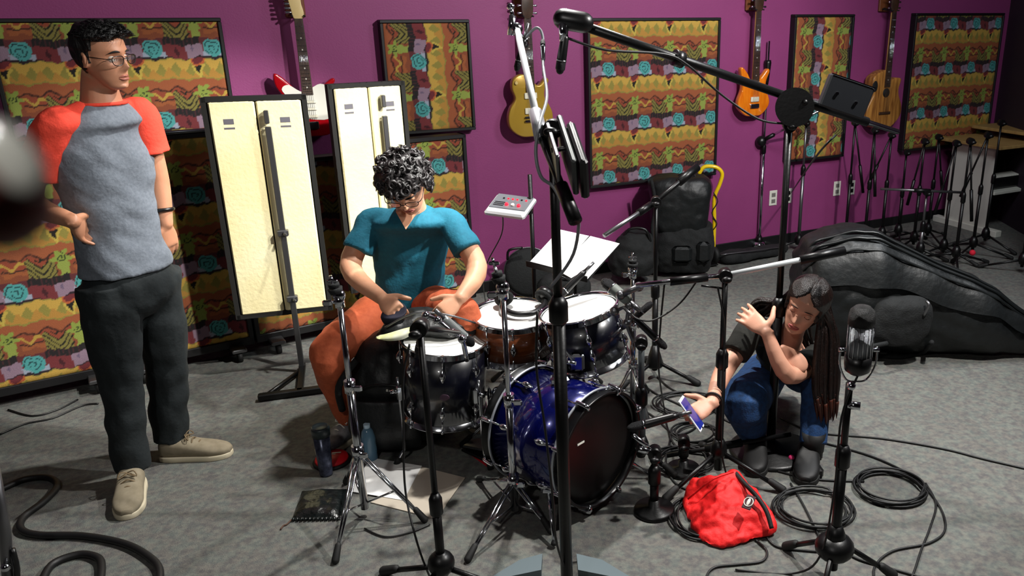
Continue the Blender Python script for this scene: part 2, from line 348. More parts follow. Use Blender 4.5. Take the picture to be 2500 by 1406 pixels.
# ---- cream foam boards on stands
FOAM = mat('cream_foam', (.93, .90, .74), .9, n2=(.90, .84, .62), nscale=2.2, bump=.2, bscale=60)
def board(tl, tr, yb, Y0, Y1, label, foot=None, polex=.5):
    a = yy(tl[0], tl[1], Y0); b = yy(tr[0], tr[1], Y1); zt = (a.z + b.z) / 2; zb = yb; a.z = b.z = 0
    d = (b - a); L = d.length; d.normalize(); n = V((d.y, -d.x, 0)); M = Matrix((d, -n, V((0, 0, 1)))).transposed()
    t = thing('baffle_board', label, 'sound baffle', a + d * L * polex, 'cream foam baffle boards on stands')
    bk = MB(); bk.box(a + d * L / 2 - n * .035 + V((0, 0, (zt + zb) / 2)), (L, .05, zt - zb), M, .004)
    obj('backing', bk, mat('black_backing', (.03, .03, .035), .8), t)
    fr = MB()
    for i in range(4):   # ragged black edging
        for k in range(34):
            u = (k + .5) / 34; j = random.uniform(-.002, .002)
            if i < 2: p = a + d * (L * (.012 if i == 0 else .985)) + V((0, 0, zb + (zt - zb) * u)); sz = (.02 + abs(j), .016, (zt - zb) / 34)
            else: p = a + d * L * u + V((0, 0, zt - .01 if i == 2 else zb + .01)); sz = (L / 34, .016, .022 + j)
            fr.box(p - n * .002, sz, M)
    obj('edging', fr, mat('black_edging', (.05, .045, .03), .8), t)
    for k in (0, 1):
        h = (L - .04) / 2; c = a + d * (.02 + h * (k + .5)) + V((0, 0, (zt + zb) / 2))
        fm = obj('foam_half', MB().box(c, (h - .006, .02, zt - zb - .04), M, .006), FOAM, t)
        lb = c + V((0, 0, (zt - zb) / 2 - .12)) + n * .0105 + d * (-.02 if k == 0 else .02)
        pp = MB().box(lb + V((0, 0, .012)), (.042, .001, .024), M); pp.box(lb - V((0, 0, .018)), (.044, .001, .008), M)
        obj('sticker', pp, mat('grey_sticker', (.38, .37, .40), .6), fm)
    base = a + d * L * polex + n * .035
    po = MB().box(base + V((0, 0, .62)), (.026, .02, 1.2), M, .003); po.box(base + V((0, 0, zt - .09)), (.02, .03, .06), M, .003)
    obj('pole', po, STEEL, t)
    for z in (.39, .72):
        c = MB().box(base + V((0, 0, z)), (.05, .035, .03), M, .004); c.cyl(base + V((0, 0, z)) + n * .01, base + V((0, 0, z)) + n * .055 + d * .02, .006); obj('clamp', c, STEEL, t)
    ft = MB(); q = base + V((0, 0, .02))
    ft.box(q + n * .13, (.03, .34, .03), M, .004); ft.box(q + n * .29, (.36, .035, .03), M, .004)
    obj('base', ft, BLKM, t)
    # diagonal brace of the foot
    p0 = q + n * .02; p1 = q + n * .29 - d * .15; obj('brace', MB().tube([p0, p1], .011, 8), BLKM, t)
board((490, 238), (745, 232), .30, 3.72, 3.86, 'cream foam baffle board on grey pole, left one right behind the standing man', polex=.6)
board((800, 201), (985, 203), .32, 4.05, 4.28, 'cream foam baffle board behind the drummer, right one of the two', polex=.66)
# ================================================================ GUITARS ON THE WALL
ZUP = V((0, 0, 1))
def guitar(label, top, bot, shape, bodymat, W, th, neckmat, kind='electric'):
    """top / bot: pixels of the headstock top and body bottom; drawn hanging on the wall, lengths follow"""
    p = wl(bot[0], bot[1], .08); s = (p - WA).dot(WD); zb = p.z; o = ws(s, zb, .05 if th < .07 else .03); tilt = 0
    t = thing('acoustic_guitar' if kind == 'acoustic' else 'electric_guitar', label, 'guitar', o, 'guitars hanging on the purple wall')
    bl = wl(bot[0], shape[0], .08).z - zb; P = [(x * W / 2, y * bl) for x, y in shape[1]]
    body = obj('body', MB().prism(outline(P, 5), o, WD, ZUP, 0, th, .008, True), bodymat, t)
    nt = bl * .80; L = 1.0 if kind == 'electric' else 1.02; x0 = shape[2]
    nk = MB(); zn = zb + bl * .72; ztop = wl(top[0], top[1], .08).z
    def at(x, z, h): return o + WD * x + V((0, 0, z - zb)) + WN * h
    f0 = th + .006
    for (z, hw) in (): pass
    rng = [(zn, .028), (ztop, .021)]
    r_ = [[at(x0 - hw, z, f0 - .004), at(x0 + hw, z, f0 - .004), at(x0 + hw * .8, z, f0 - .02), at(x0, z, f0 - .028), at(x0 - hw * .8, z, f0 - .02)] for z, hw in rng]
    nk.rings(r_); obj('neck', nk, mat('maple_neck', (.75, .58, .33), .4), t)
    fb = MB(); fb.add([at(x0 + sx * hw, z, f0 - .004 + q) for z, hw in rng for sx, q in ((-1, 0), (1, 0), (1, .006), (-1, .006))], [(0, 1, 5, 4), (1, 2, 6, 5), (2, 3, 7, 6), (3, 0, 4, 7), (0, 3, 2, 1), (4, 5, 6, 7)], False)
    fo = obj('fretboard', fb, neckmat, t)
    for k in range(1, 18):
        z = ztop - (ztop - zn) * (1 - 2 ** (-k / 9.5)) * 1.38
        if z > zn: obj('fret', MB().box(at(x0, z, f0 + .003), (.044, .002, .002), wr_), CHROME, fo)
        if k in (3, 5, 7, 9, 12, 15) and z > zn: obj('inlay_dot', MB().cyl(at(x0, z + .008, f0 + .002), at(x0, z + .008, f0 + .003), .004, n=10), WHI, fo)
    hs = [(-.02, 0), (.02, 0), (.037, .05), (.035, .15), (.01, .18), (-.025, .17), (-.036, .06)] if kind != 'strat' else [(-.02, 0), (.02, 0), (.03, .03), (.022, .09), (.05, .16), (.03, .19), (-.02, .18), (-.045, .15), (-.03, .04)]
    hm = mat('headstock_cream', (.85, .75, .52), .4) if kind == 'strat' else neckmat
    hd = obj('headstock', MB().prism(outline([(x0 + a_, b_) for a_, b_ in hs], 3), at(0, ztop, f0 - .012), WD, ZUP, 0, .014, .002, True), hm, t)
    for k in range(6):
        sd = -1 if (k % 2 == 0 or kind == 'strat') else 1; z = ztop + .03 + (k if kind == 'strat' else k // 2 * 2) * .021
        obj('tuning_peg', MB().tube([at(x0 + sd * .03, z, f0 - .005), at(x0 + sd * .055, z, f0 - .005)], [.004, .008], 8, round_=True), CHROME, hd)
    for k in range(6):
        x = (k - 2.5) * .0075
        obj('string', MB().tube([at(x0 + x * 1.3, zb + bl * .30, f0 + .012), at(x0 + x * .8, ztop, f0 + .008)], .0008, 4), CHROME, t)
    # wall hanger
    hg = thing('guitar_hanger', 'wooden wall hanger holding the ' + label.split(',')[0], 'hanger', ws(s + x0, ztop + .02), 'wall hangers behind the headstocks')
    obj('wood_block', MB().box(ws(s + x0 - .0, ztop + .07, .012), (.10, .02, .13), wr_, .004), mat('hanger_wood', (.45, .25, .13), .5), hg)
    for sd in (-1, 1): obj('prong', MB().tube([ws(s + x0, ztop + .03, .02), ws(s + x0 + sd * .026, ztop + .02, .03), at(x0 + sd * .03, ztop + .012, f0 + .015)], .005, 8, sub=4), RUB, hg)
    return t, at, zb, bl, f0, x0
ROSE = mat('rosewood', (.20, .13, .09), .45, n2=(.26, .17, .12), nscale=30)
strat = [(-.55, .02), (0, 0), (.6, .03), (.98, .25), (.93, .45), (.68, .60), (.72, .76), (.95, .93), (.88, .985), (.62, .90), (.25, .74), (-.2, .74), (-.5, .90), (-.82, 1.06), (-1.0, 1.08), (-.98, .88), (-.72, .64), (-.78, .48), (-1, .30), (-.9, .12)]
lp = [(-.5, .02), (0, 0), (.5, .02), (.93, .17), (1, .35), (.85, .5), (.66, .62), (.68, .76), (.86, .88), (.72, .93), (.42, .82), (.2, .86), (0, .95), (-.35, 1.0), (-.7, .93), (-.78, .78), (-.66, .62), (-.88, .48), (-1, .32), (-.92, .15)]
prs = [(-.5, .02), (0, 0), (.5, .02), (.95, .2), (.97, .36), (.72, .58), (.74, .75), (.92, .93), (.8, .99), (.5, .86), (.25, .78), (-.25, .78), (-.5, .92), (-.8, 1.04), (-.92, .98), (-.78, .72), (-.8, .55), (-1, .34), (-.95, .18)]
aco = [(-.5, .02), (0, 0), (.5, .02), (.97, .2), (1, .38), (.8, .55), (.74, .68), (.84, .84), (.55, .87), (.25, .85), (.0, 1.0), (-.4, .98), (-.78, .88), (-.8, .7), (-.7, .6), (-.82, .5), (-1, .35), (-.97, .18)]
RED = mat('red_lacquer', (.62, .04, .08), .15, coat=1.); GOLD = mat('gold_lacquer', (.70, .56, .20), .28, .25, coat=.6)
ORG = mat('orange_burst_lacquer', (.86, .42, .05), .15, n2=(.93, .52, .10), nscale=9, coat=1., stretch=(6, 1, 1)); NAT = mat('striped_wood', (.72, .50, .24), .35, n2=(.45, .27, .12), nscale=9, stretch=(5, 5, .5))
t, at, zb, bl, f0, x0 = guitar('red electric guitar with white pickguard, partly behind the two cream boards', (748, 45), (763, 333), (190, strat, .0), RED, .31, .045, ROSE, 'strat')
pg = outline([(-.10, .16 * bl / .4), (.10, .12 * bl / .4), (.12, .30 * bl / .4), (.07, .36 * bl / .4), (-.02, .31 * bl / .4), (-.09, .36 * bl / .4), (-.125, .33 * bl / .4), (-.09, .25 * bl / .4)], 5)
obj('pickguard', MB().prism(pg, at(0, zb, .044), WD, ZUP, 0, .004), WHI, t)
for z in (.35, .48, .6): obj('pickup', MB().box(at(0, zb + bl * z, .05), (.075, .008, .016), wr_, .003), mat('cream_cover', (.9, .88, .8), .4), t)
obj('bridge', MB().box(at(0, zb + bl * .2, .052), (.075, .012, .04), wr_, .003), CHROME, t)
t, at, zb, bl, f0, x0 = guitar('gold top electric guitar, below the chrome mic boom', (1288, 45), (1296, 333), (180, lp, .0), GOLD, .29, .05, ROSE)
for z in (.42, .66): obj('pickup', MB().box(at(0, zb + bl * z, .055), (.08, .01, .036), wr_, .003), mat('cream_cover', (.9, .88, .8), .4), t)
obj('bridge', MB().box(at(0, zb + bl * .32, .058), (.09, .012, .012), wr_, .003), CHROME, t); obj('tailpiece', MB().box(at(0, zb + bl * .26, .058), (.09, .012, .014), wr_, .003), CHROME, t)
for a_, b_ in ((.07, .17), (.10, .25), (.085, .10), (-.09, .87)): obj('control_knob', MB().cyl(at(a_, zb + bl * b_, .05), at(a_, zb + bl * b_, .062), .011, .009), mat('gold_knob', (.8, .7, .45), .3), t)
t, at, zb, bl, f0, x0 = guitar('orange double-cutaway electric guitar, beside a chrome mic stand', (1848, 28), (1837, 283), (168, prs, .0), ORG, .27, .045, ROSE)
for z in (.36, .68): obj('pickup', MB().box(at(0, zb + bl * z, .05), (.07, .01, .034), wr_, .003), mat('cream_cover', (.9, .88, .8), .4), t)
obj('bridge', MB().box(at(0, zb + bl * .22, .052), (.075, .012, .03), wr_, .003), CHROME, t)
t, at, zb, bl, f0, x0 = guitar('natural striped wood acoustic guitar with cutaway, left of the dim panel', (2160, 30), (2146, 312), (172, aco, .0), NAT, .36, .09, ROSE, 'acoustic')
obj('sound_hole', MB().lathe([(.0, 0), (.035, 0), (.035, .002), (0, .002)], at(0, zb + bl * .62, .0895), WN), mat('dark_hole', (.03, .02, .02), .8), t)
obj('bridge', MB().box(at(-.0, zb + bl * .27, .094), (.12, .008, .02), wr_, .003), ROSE, t)
obj('sound_port', MB().sph(at(-.12, zb + bl * .74, .088), (.028, .006, .045), rot=wr_), mat('dark_hole', (.03, .02, .02), .8), t)
t, at, zb, bl, f0, x0 = guitar('black electric guitar with white binding, cut off by the right edge', (2510, -60), (2508, 250), (130, lp, .0), mat('black_lacquer', (.02, .02, .025), .15, coat=1.), .29, .045, ROSE)
pr = outline([(x * .29 / 2 * .985, y * bl) for x, y in lp], 5)
obj('binding', MB().tube([at(x, zb + y, .046) for x, y in pr], .003, 6, closed=True), WHI, t, label='thin white binding')
# ================================================================ DRUM KIT
BLU = mat('blue_sparkle_lacquer', (.01, .02, .20), .2, .4, n2=(.012, .045, .38), nscale=400, coat=1.)
WOOD = mat('brown_wood_shell', (.36, .17, .07), .3, n2=(.45, .23, .10), nscale=14, coat=.8, stretch=(1, 1, 8))
NAVY = mat('dark_navy_lacquer', (.010, .012, .045), .3, 0., n2=(.012, .018, .08), nscale=300, coat=.4)
HEAD = mat('coated_white_head', (.92, .92, .90), .6, bump=.05)
BHEAD = mat('black_gloss_head', (.008, .008, .01), .38)
def drum(name, label, c, ax, Rr, depth, shell, heads, nl, hoops=None, hw=.02, lug=.05, ph=.2, badge=True):
    ax = V(ax).normalized(); c = V(c); x, y, z = basis(ax); hoops = hoops or CHROME
    low = c - ax * depth; t = thing(name, label, 'drum', (low.x, low.y, min(low.z, c.z)), 'drums of the kit')
    obj('shell', MB().lathe([(Rr, -.01), (Rr, -depth + .01), (Rr - .008, -depth + .01), (Rr - .008, -.01)], c, ax, 64, closed=True), shell, t)
    for e, hm, sg in ((0, heads[0], 1), (-depth, heads[1], -1)):
        o = c + ax * e
        obj('drumhead', MB().lathe([(.0, .004 * sg), (Rr * .8, .004 * sg), (Rr - .004, .002 * sg), (Rr + .001, -.008 * sg), (Rr - .006, -.006 * sg), (0, 0)][::sg], o, ax, 64), hm, t)
        h = obj('hoop', MB().lathe([(Rr + .003, -.012 * sg), (Rr + .007, -.012 * sg), (Rr + .008, (hw - .012) * sg), (Rr + .012, (hw - .01) * sg), (Rr + .010, (hw - .006) * sg), (Rr + .001, (hw - .008) * sg)][::sg], o, ax, 64, closed=True), hoops, t)
        for k in range(nl):
            a = 2 * math.pi * (k + ph) / nl; q = o + (x * math.cos(a) + y * math.sin(a)) * (Rr + .013) + ax * (.002 * sg)
            b = MB().cyl(q + ax * (.008 * sg), q - ax * (lug * sg), .0035, n=8); b.cyl(q + ax * (.014 * sg), q + ax * (.002 * sg), .006, n=8); obj('tension_rod', b, CHROME, h)
    for k in range(nl):
        a = 2 * math.pi * (k + ph) / nl; dr = x * math.cos(a) + y * math.sin(a)
        for e in ((-lug - .02, -depth + lug + .02) if depth > .16 else (-depth / 2,)):
            b = MB().tube([c + ax * (e + .024) + dr * (Rr + .012), c + ax * e + dr * (Rr + .017), c + ax * (e - .024) + dr * (Rr + .012)], [.005, .012, .005], 10, sub=3, round_=True)
            b.cyl(c + ax * e + dr * (Rr - .002), c + ax * e + dr * (Rr + .012), .009); obj('lug', b, CHROME, t)
    return t, c, ax, x, y, z
# bass drum
fc = zz(1457, 1093, .245); psi = R(52); bax = V((math.sin(psi), -math.cos(psi), 0)); 
t, c, ax, x, y, z = drum('bass_drum', 'blue bass drum lying on its side with black front head', fc, bax, .205, .335, BLU, (BHEAD, BHEAD), 8, mat('black_hoop', (.02, .02, .025), .3), .038, .06, .5)
for e in (-.012, -.323):
    obj('hoop_inlay', MB().torus(c + ax * e, ax, .2175, .0045, 64, 8), mat('silver_inlay', (.7, .72, .75), .3, .6), t)
obj('head_mark', MB().box(c + ax * .006 + V((0, 0, .06)) - z * 0 + ax.cross(V((0, 0, 1))) * .09, (.035, .002, .006), Matrix((ax.cross(V((0, 0, 1))), ax, V((0, .3, 1)).normalized())).transposed()), WHI, t)
for k in range(8):
    a = 2 * math.pi * (k + .5) / 8; dr = x * math.cos(a) + y * math.sin(a)
    for e in (.02, -.355):
        obj('claw', MB().tube([c + ax * (e + (.012 if e > 0 else -.012)) + dr * .205, c + ax * (e + (.014 if e > 0 else -.014)) + dr * .222, c + ax * (e - (.03 if e > 0 else -.03)) + dr * .228], [.006, .009, .007], 8, sub=3, round_=True), CHROME, t)
sidev = ax.cross(V((0, 0, 1))).normalized()
for sg in (-1, 1):   # spurs
    a = c - ax * .08 + sidev * sg * .172 - V((0, 0, .11)); b = V((a.x, a.y, .015)) + sidev * sg * .10 + ax * .12
    s_ = obj('spur', MB().tube([a, b], [.008, .006], 10), CHROME, t); obj('spur_bracket', MB().box(a, (.05, .05, .03), None, .01), CHROME, s_)
    obj('rubber_tip', MB().tube([b + V((0, 0, .01)), b - V((0, 0, .0))], [.01, .013], 10), RUB, s_)
for q, r in ((c - ax * .10 + V((0, 0, .13)) - sidev * .166, .016), (c - ax * .26 + V((0, 0, .15)) - sidev * .145, .016)): obj('vent_badge', MB().sph(q, r), CHROME, t)
mt = obj('tom_mount', MB().box(c - ax * .17 + V((0, 0, .218)), (.07, .05, .03), None, .008), CHROME, t)
# drums above
def dth(x, y, Y): return yy(x, y, Y)
tc_ = dth(1413, 757, 2.98)
t2, c2, ax2, x2, y2, z2 = drum('rack_tom', 'blue tom with white head mounted above the bass drum', tc_, (-.20, -.02, 1), .148, .205, NAVY, (HEAD, HEAD), 6, lug=.05)
sc_ = dth(1253, 770, 3.10)
t3, c3, ax3, x3, y3, z3 = drum('snare_drum', 'brown wooden snare drum with headphones on its white head', sc_, (.03, -.05, 1), .158, .15, WOOD, (HEAD, HEAD), 10, lug=.035)
ft_ = dth(1087, 832, 2.97)
t4, c4, ax4, x4, y4, z4 = drum('floor_tom', 'deep blue floor tom on chrome legs in front of drummer', ft_, (.08, -.02, 1), .160, .30, NAVY, (HEAD, HEAD), 8, lug=.05)
obj('badge', MB().sph(c4 - ax4 * .17 + V((.03, -.1575, 0)), (.022, .003, .014)), mat('badge_dark', (.30, .22, .28), .4, .5), t4)
for k in range(3):
    a = R(-35 + 120 * k); d = V((math.cos(a), math.sin(a), 0)); p = c4 + d * .185 - ax4 * .12
    l = obj('leg', MB().tube([p, V((p.x, p.y, .09)), V((p.x, p.y, .05)) + d * .01, V((p.x, p.y, .012)) + d * .035], .006, 8, sub=3), CHROME, t4)
    obj('rubber_foot', MB().tube([V((p.x, p.y, .03)) + d * .025, V((p.x, p.y, .0)) + d * .037], [.010, .014], 10), RUB, l)
    b = MB().box(p - d * .012 - ax4 * .07, (.03, .03, .07), None, .008); b.cyl(p - ax4 * .06 - d * 0, p - ax4 * .06 + d * .03, .008); obj('leg_bracket', b, CHROME, t4)
# tom arm into the bass drum
arm = MB().tube([c - ax * .17 + V((0, 0, .22)), c - ax * .17 + V((0, 0, .34)), c2 - ax2 * .16 + V((-.04, -.16, 0))], .011, 12, sub=4)
arm.sph(c - ax * .17 + V((0, 0, .34)), .022); arm.box(c2 - ax2 * .15 + V((-.03, -.165, 0)), (.06, .03, .07), None, .01); arm.sph(c - ax * .17 + V((.02, -.01, .31)), .014); arm.cyl(c - ax * .17 + V((0, 0, .29)), c - ax * .17 + V((.06, -.02, .29)), .007)
obj('tom_arm', arm, CHROME, t2)
def legs(t, hub, feet, r=.007, m=CHROME, tip=RUB, brace=None, double=True, tipl=.045):
    """tripod legs from a sliding collar down to the feet; brace = point low on the tube"""
    for f in feet:
        f = V(f); d = (f - hub).normalized(); sd = d.cross(V((0, 0, 1))).normalized() * (.009 if double else 0); b = MB()
        for s in ((-1, 1) if double else (0,)): b.tube([hub + sd * s + V((0, 0, 0)), f + sd * s * .4 + V((0, 0, .012))], r if not double else r * .62, 8)
        l = obj('leg', b, m, t)
        obj('rubber_foot', MB().tube([f - d * tipl + V((0, 0, .014)), f + V((0, 0, .012))], [r * 1.5, r * 1.9], 10, round_=True), tip, l)
        if brace is not None:
            mid = hub.lerp(f, .55); obj('brace', MB().tube([brace, mid], r * .55, 6), m, l)
def collar(t, p, r, h, m=CHROME, nut=None):
    b = MB().cyl(p - V((0, 0, h / 2)), p + V((0, 0, h / 2)), r)
    if nut: n = V(nut); b.cyl(p, p + n * .035, .006); b.box(p + n * .042, (.03, .012, .022), None, .005)
    return obj('collar', b, m, t)
def cymbal_stand(label, base, feet, hubz, topz, r=.011, tilt=(.05, 0, .06), m=CHROME, group='chrome cymbal stands'):
    b = V(base); t = thing('cymbal_stand', label, 'cymbal stand', b, group); hub = b + V((0, 0, hubz))
    obj('lower_tube', MB().tube([b + V((0, 0, .03)), b + V((0, 0, hubz + (topz - hubz) * .45))], r * 1.25, 16), m, t)
    obj('upper_tube', MB().tube([b + V((0, 0, hubz + .1)), b + V((0, 0, topz))], r * .85, 16), m, t)
    legs(t, hub, feet, m=m, brace=b + V((0, 0, .05)))
    collar(t, hub, r * 1.9, .05, m, (.7, -.7, 0)); collar(t, b + V((0, 0, hubz + (topz - hubz) * .45)), r * 1.7, .045, m, (.8, -.5, 0)); collar(t, b + V((0, 0, topz - .0)), r * 1.5, .04, m, (-.8, -.5, 0))
    T0 = b + V((0, 0, topz)); T1 = T0 + V(tilt) * .5; T2 = T0 + V(tilt) * 1.6
    k = MB().sph(T0 + V((0, 0, .02)), (.022, .016, .022)); k.tube([T0, T1, T2], [.009, .008, .004], 10); obj('tilter', k, m, t)
    f = MB(); d = V(tilt).normalized(); f.cyl(T1 + d * .0, T1 + d * .018, .02, .024); f.cyl(T1 + d * .022, T1 + d * .035, .018); obj('felt_washer', f, BLKF, t)
    wn = MB().box(T2 - d * .02, (.035, .008, .012), None, .003); wn.cyl(T2 - d * .03, T2, .005); obj('wing_nut', wn, m, t); return t
# distances below come from where each foot touches the carpet
b = zz(893, 1258); tz = yy(862, 735, b.y).z
cymbal_stand('chrome cymbal stand without cymbal, left of the floor tom', b, [zz(820, 1375), zz(1037, 1275), zz(846, 1182)], .26, tz, tilt=(-.012, 0, .055))
b = zz(1258, 1262); tz = yy(1238, 715, b.y).z
cymbal_stand('chrome cymbal stand without cymbal, in front of the blue bass drum', b, [zz(1143, 1372), zz(1345, 1302), zz(1170, 1176)], .15, tz, tilt=(-.018, 0, .075))
b = zz(1545, 985) ; tz = yy(1516, 668, b.y).z
cymbal_stand('chrome cymbal stand behind the tom, topped by a black boom', b, [zz(1490, 1000), zz(1580, 960), zz(1580, 1030)], .2, tz, tilt=(0, 0, .06))
# snare stand
t = thing('snare_stand', 'chrome stand cradling the brown snare drum', 'stand', (c3.x, c3.y, 0)); lo = c3 - ax3 * .165
obj('tube', MB().tube([V((c3.x, c3.y, .06)), V((c3.x, c3.y, lo.z - .05))], .012), CHROME, t)
for k in range(3):
    a = R(-90 + 120 * k); d = V((math.cos(a), math.sin(a), 0))
    obj('basket_arm', MB().tube([V((c3.x, c3.y, lo.z - .06)), lo + d * .165 - V((0, 0, .012)), lo + d * .175 + V((0, 0, .02))], .006, 8), CHROME, t)
legs(t, V((c3.x, c3.y, .2)), [V((c3.x + .24 * math.cos(a), c3.y + .24 * math.sin(a), 0)) for a in (R(-40), R(80), R(200))], brace=V((c3.x, c3.y, .07)))
# bass drum pedal
rear = fc - bax * .40; pb = V((rear.x, rear.y, 0)) - bax * .16
t = thing('bass_drum_pedal', 'black and chrome pedal behind the blue bass drum', 'pedal', pb); PM = Matrix((bax, sidev, V((0, 0, 1)))).transposed()
obj('base_plate', MB().box(pb + V((0, 0, .008)), (.28, .09, .012), PM, .003), PLA, t)
obj('footboard', MB().box(pb + V((0, 0, .05)) - bax * .01, (.26, .08, .012), PM @ Matrix.Rotation(R(-12), 3, 'Y'), .004), STEEL, t)
for s in (-1, 1): obj('post', MB().cyl(pb + bax * .12 + sidev * s * .05, pb + bax * .12 + sidev * s * .05 + V((0, 0, .2)), .007), CHROME, t)
obj('beater', MB().tube([pb + bax * .12 + V((0, 0, .16)), pb + bax * .06 + V((0, 0, .3))], .005).sph(pb + bax * .06 + V((0, 0, .31)), .028), CHROME, t)
# ================================================================ MICROPHONE STANDS
def mic(label, tip, end, r, m=PLA, grille=True, tail=True, cat='microphone', name='microphone', group='drum microphones'):
    tip = V(tip); end = V(end); d = (end - tip); L = d.length; d.normalize(); mn = min(tip.z, end.z); mid = (tip + end) / 2
    t = thing(name, label, cat, (mid.x, mid.y, mn), group)
    obj('body', MB().tube([tip + d * L * .28, tip + d * L * .34, tip + d * L * .9, end], [r * .98, r, r * .85, r * .6], 18), m, t)
    obj('grille', MB().tube([tip, tip + d * L * .04, tip + d * L * .27], [r * .8, r, r], 18, round_=True), mat('mic_grille', (.10, .10, .11), .5, .6, bump=.6, bscale=500), t)
    obj('ring', MB().cyl(tip + d * L * .265, tip + d * L * .295, r * 1.08), CHROME, t)
    obj('connector', MB().tube([end - d * .005, end + d * .05], [r * .55, r * .42], 12), STEEL, t); return t
def boom(t, a, b, r=.008, m=BLKM, grip=None):
    o = obj('boom_arm', MB().tube([a, b], r, 12), m, t)
    if grip: obj('grip', MB().tube([V(a).lerp(V(b), grip[0]), V(a).lerp(V(b), grip[1])], r * 1.7, 12), BLKM, o)
    return o
def mic_stand(label, base, topz, feet=None, hubz=.14, disc=0, r=.009, low=None, m=BLKM, group='black microphone stands', name='microphone_stand', clutch=True, leg_r=.009, lm=None):
    b = V(base); t = thing(name, label, 'microphone stand', b, group); low = low or topz * .5
    obj('lower_tube', MB().tube([b + V((0, 0, .01 if disc else .05)), b + V((0, 0, low))], r * 1.45, 16), lm or m, t)
    obj('upper_tube', MB().tube([b + V((0, 0, low - .02)), b + V((0, 0, topz))], r, 16), m, t)
    obj('clutch', MB().lathe([(r * 1.4, 0), (r * 2.1, .01), (r * 2.1, .06), (r * 1.2, .08)], b + V((0, 0, low - .03)), (0, 0, 1), 20), BLKM, t)
    if disc:
        obj('round_base', MB().lathe([(0, 0), (disc, 0), (disc, .008), (disc * .93, .018), (disc * .3, .026), (.02, .05), (0, .05)], b, (0, 0, 1), 48), BLKM, t)
    elif feet:
        hub = b + V((0, 0, hubz)); obj('leg_hub', MB().lathe([(.0, -.03), (.022, -.03), (.032, -.005), (.030, .02), (.018, .05), (0, .05)], hub, (0, 0, 1), 24), BLKM, t)
        legs(t, hub, feet, r=leg_r, m=BLKM, double=False, tipl=.05)
    if clutch:
        q = b + V((0, 0, topz)); cl = MB().cyl(q - V((.0, .022, 0)), q + V((0, .022, 0)), .024); cl.cyl(q - V((0, .03, 0)), q - V((0, .05, 0)), .007); cl.sph(q - V((0, .055, 0)), (.018, .012, .012)); obj('boom_clutch', cl, BLKM, t)
    return t
def around(b, rad, ang): return [V((b.x + rad * math.cos(R(a)), b.y + rad * math.sin(R(a)), 0)) for a in ang]
# 1 tall stand in front, its boom runs up over the kit
b = V((-.205, 2.06, 0)); tz = yy(1322, 315, b.y).z
t = mic_stand('tall black mic stand nearest the camera, in front of the bass drum', b, tz, None, 0, r=.0125, low=.95)
p0 = yy(1262, 70, 2.75); p1 = yy(1405, 540, 1.86); pv = b + V((0, 0, tz))
pm = yy(1320, 330, 2.06)
boom(t, pm, p0, .010, mat('pale_tube', (.85, .87, .88), .3, .3)); boom(t, pm, p1, .010, BLKM, (.6, 1.))
obj('clutch_sleeve', MB().tube([pm.lerp(p0, -.02), pm.lerp(p0, .17)], .018, 16), mat('white_sleeve', (.75, .76, .78), .3, .5), t)
# the tall stand's twin plates beside the clutch
dv = (p1 - p0).normalized(); sx = V((1, 0, 0)); sx = (sx - dv * sx.dot(dv)).normalized(); sn = sx.cross(dv); PMx = Matrix((sx, dv, sn)).transposed()
ct = thing('music_stand_tray', 'grey folded metal tray clamped beside the top of the front mic stand', 'tray', pm + sx * .06)
cc = yy(1372, 372, 2.0)
for dx, w_, l_, m_ in ((-.022, .010, .15, STEEL), (.012, .014, .21, mat('tray_grey', (.30, .31, .31), .45, .6))): obj('plate', MB().box(cc + sx * dx + dv * .01, (w_, l_, .10), PMx, .004), m_, ct)
obj('back_cover', MB().box(cc + sx * .032 + dv * .04, (.02, .18, .11), PMx, .006), PLA, ct)
for k in (-.05, .03): obj('bolt', MB().cyl(cc - sx * .03 + dv * k - sn * .03, cc + sx * .045 + dv * k - sn * .03, .006), PLA, ct)
# overhead mic at the boom tip with cable
m_ = mic('black pencil microphone on the tip of the chrome boom', yy(1262, 168, 2.72), yy(1280, 95, 2.72), .011, group='overhead microphones')
tc = obj('tip_clamp', MB().sph(p0, .02).cyl(p0 + V((-.02, 0, -.02)), p0 + V((-.012, 0, .04)), .012).tube([p0 + V((-.012, 0, .03)), yy(1247, 16, 2.75)], .008, 10).sph(yy(1247, 16, 2.75), (.014, .014, .011)), CHROME, t)
tc2 = obj('swivel', MB().tube([p0 + V((.0, 0, -.01)), yy(1285, 110, 2.74), yy(1280, 96, 2.72)], .011, 10), CHROME, t)
def cable(label, P, r=.004, m=CAB, sub=6, group=None, name='cable', cat='cable', lay=None):
    P = [V(p) for p in P]; return obj(name, MB().tube(P, r, 8, sub=sub), m, label=label, cat=cat, group=group)
GRC = mat('grey_cable', (.45, .46, .48), .4)
cable('grey cable looping from the overhead mic down the tall front stand', [yy(1283, 92, 2.72), yy(1310, 68, 2.70), yy(1325, 90, 2.68), yy(1326, 160, 2.6), yy(1335, 235, 2.3), yy(1318, 300, 2.05), yy(1308, 370, 2.0), yy(1320, 430, 1.98), yy(1350, 455, 1.98), yy(1378, 500, 1.95), yy(1412, 520, 1.95), yy(1400, 620, 2.03), yy(1345, 700, 2.03)], .0045, GRC)
mic('thin silver cable plug on the grey cable below the chrome boom', yy(1325, 100, 2.67), yy(1326, 150, 2.63), .008, CHROME, cat='plug', name='cable_plug', group='cable plugs')
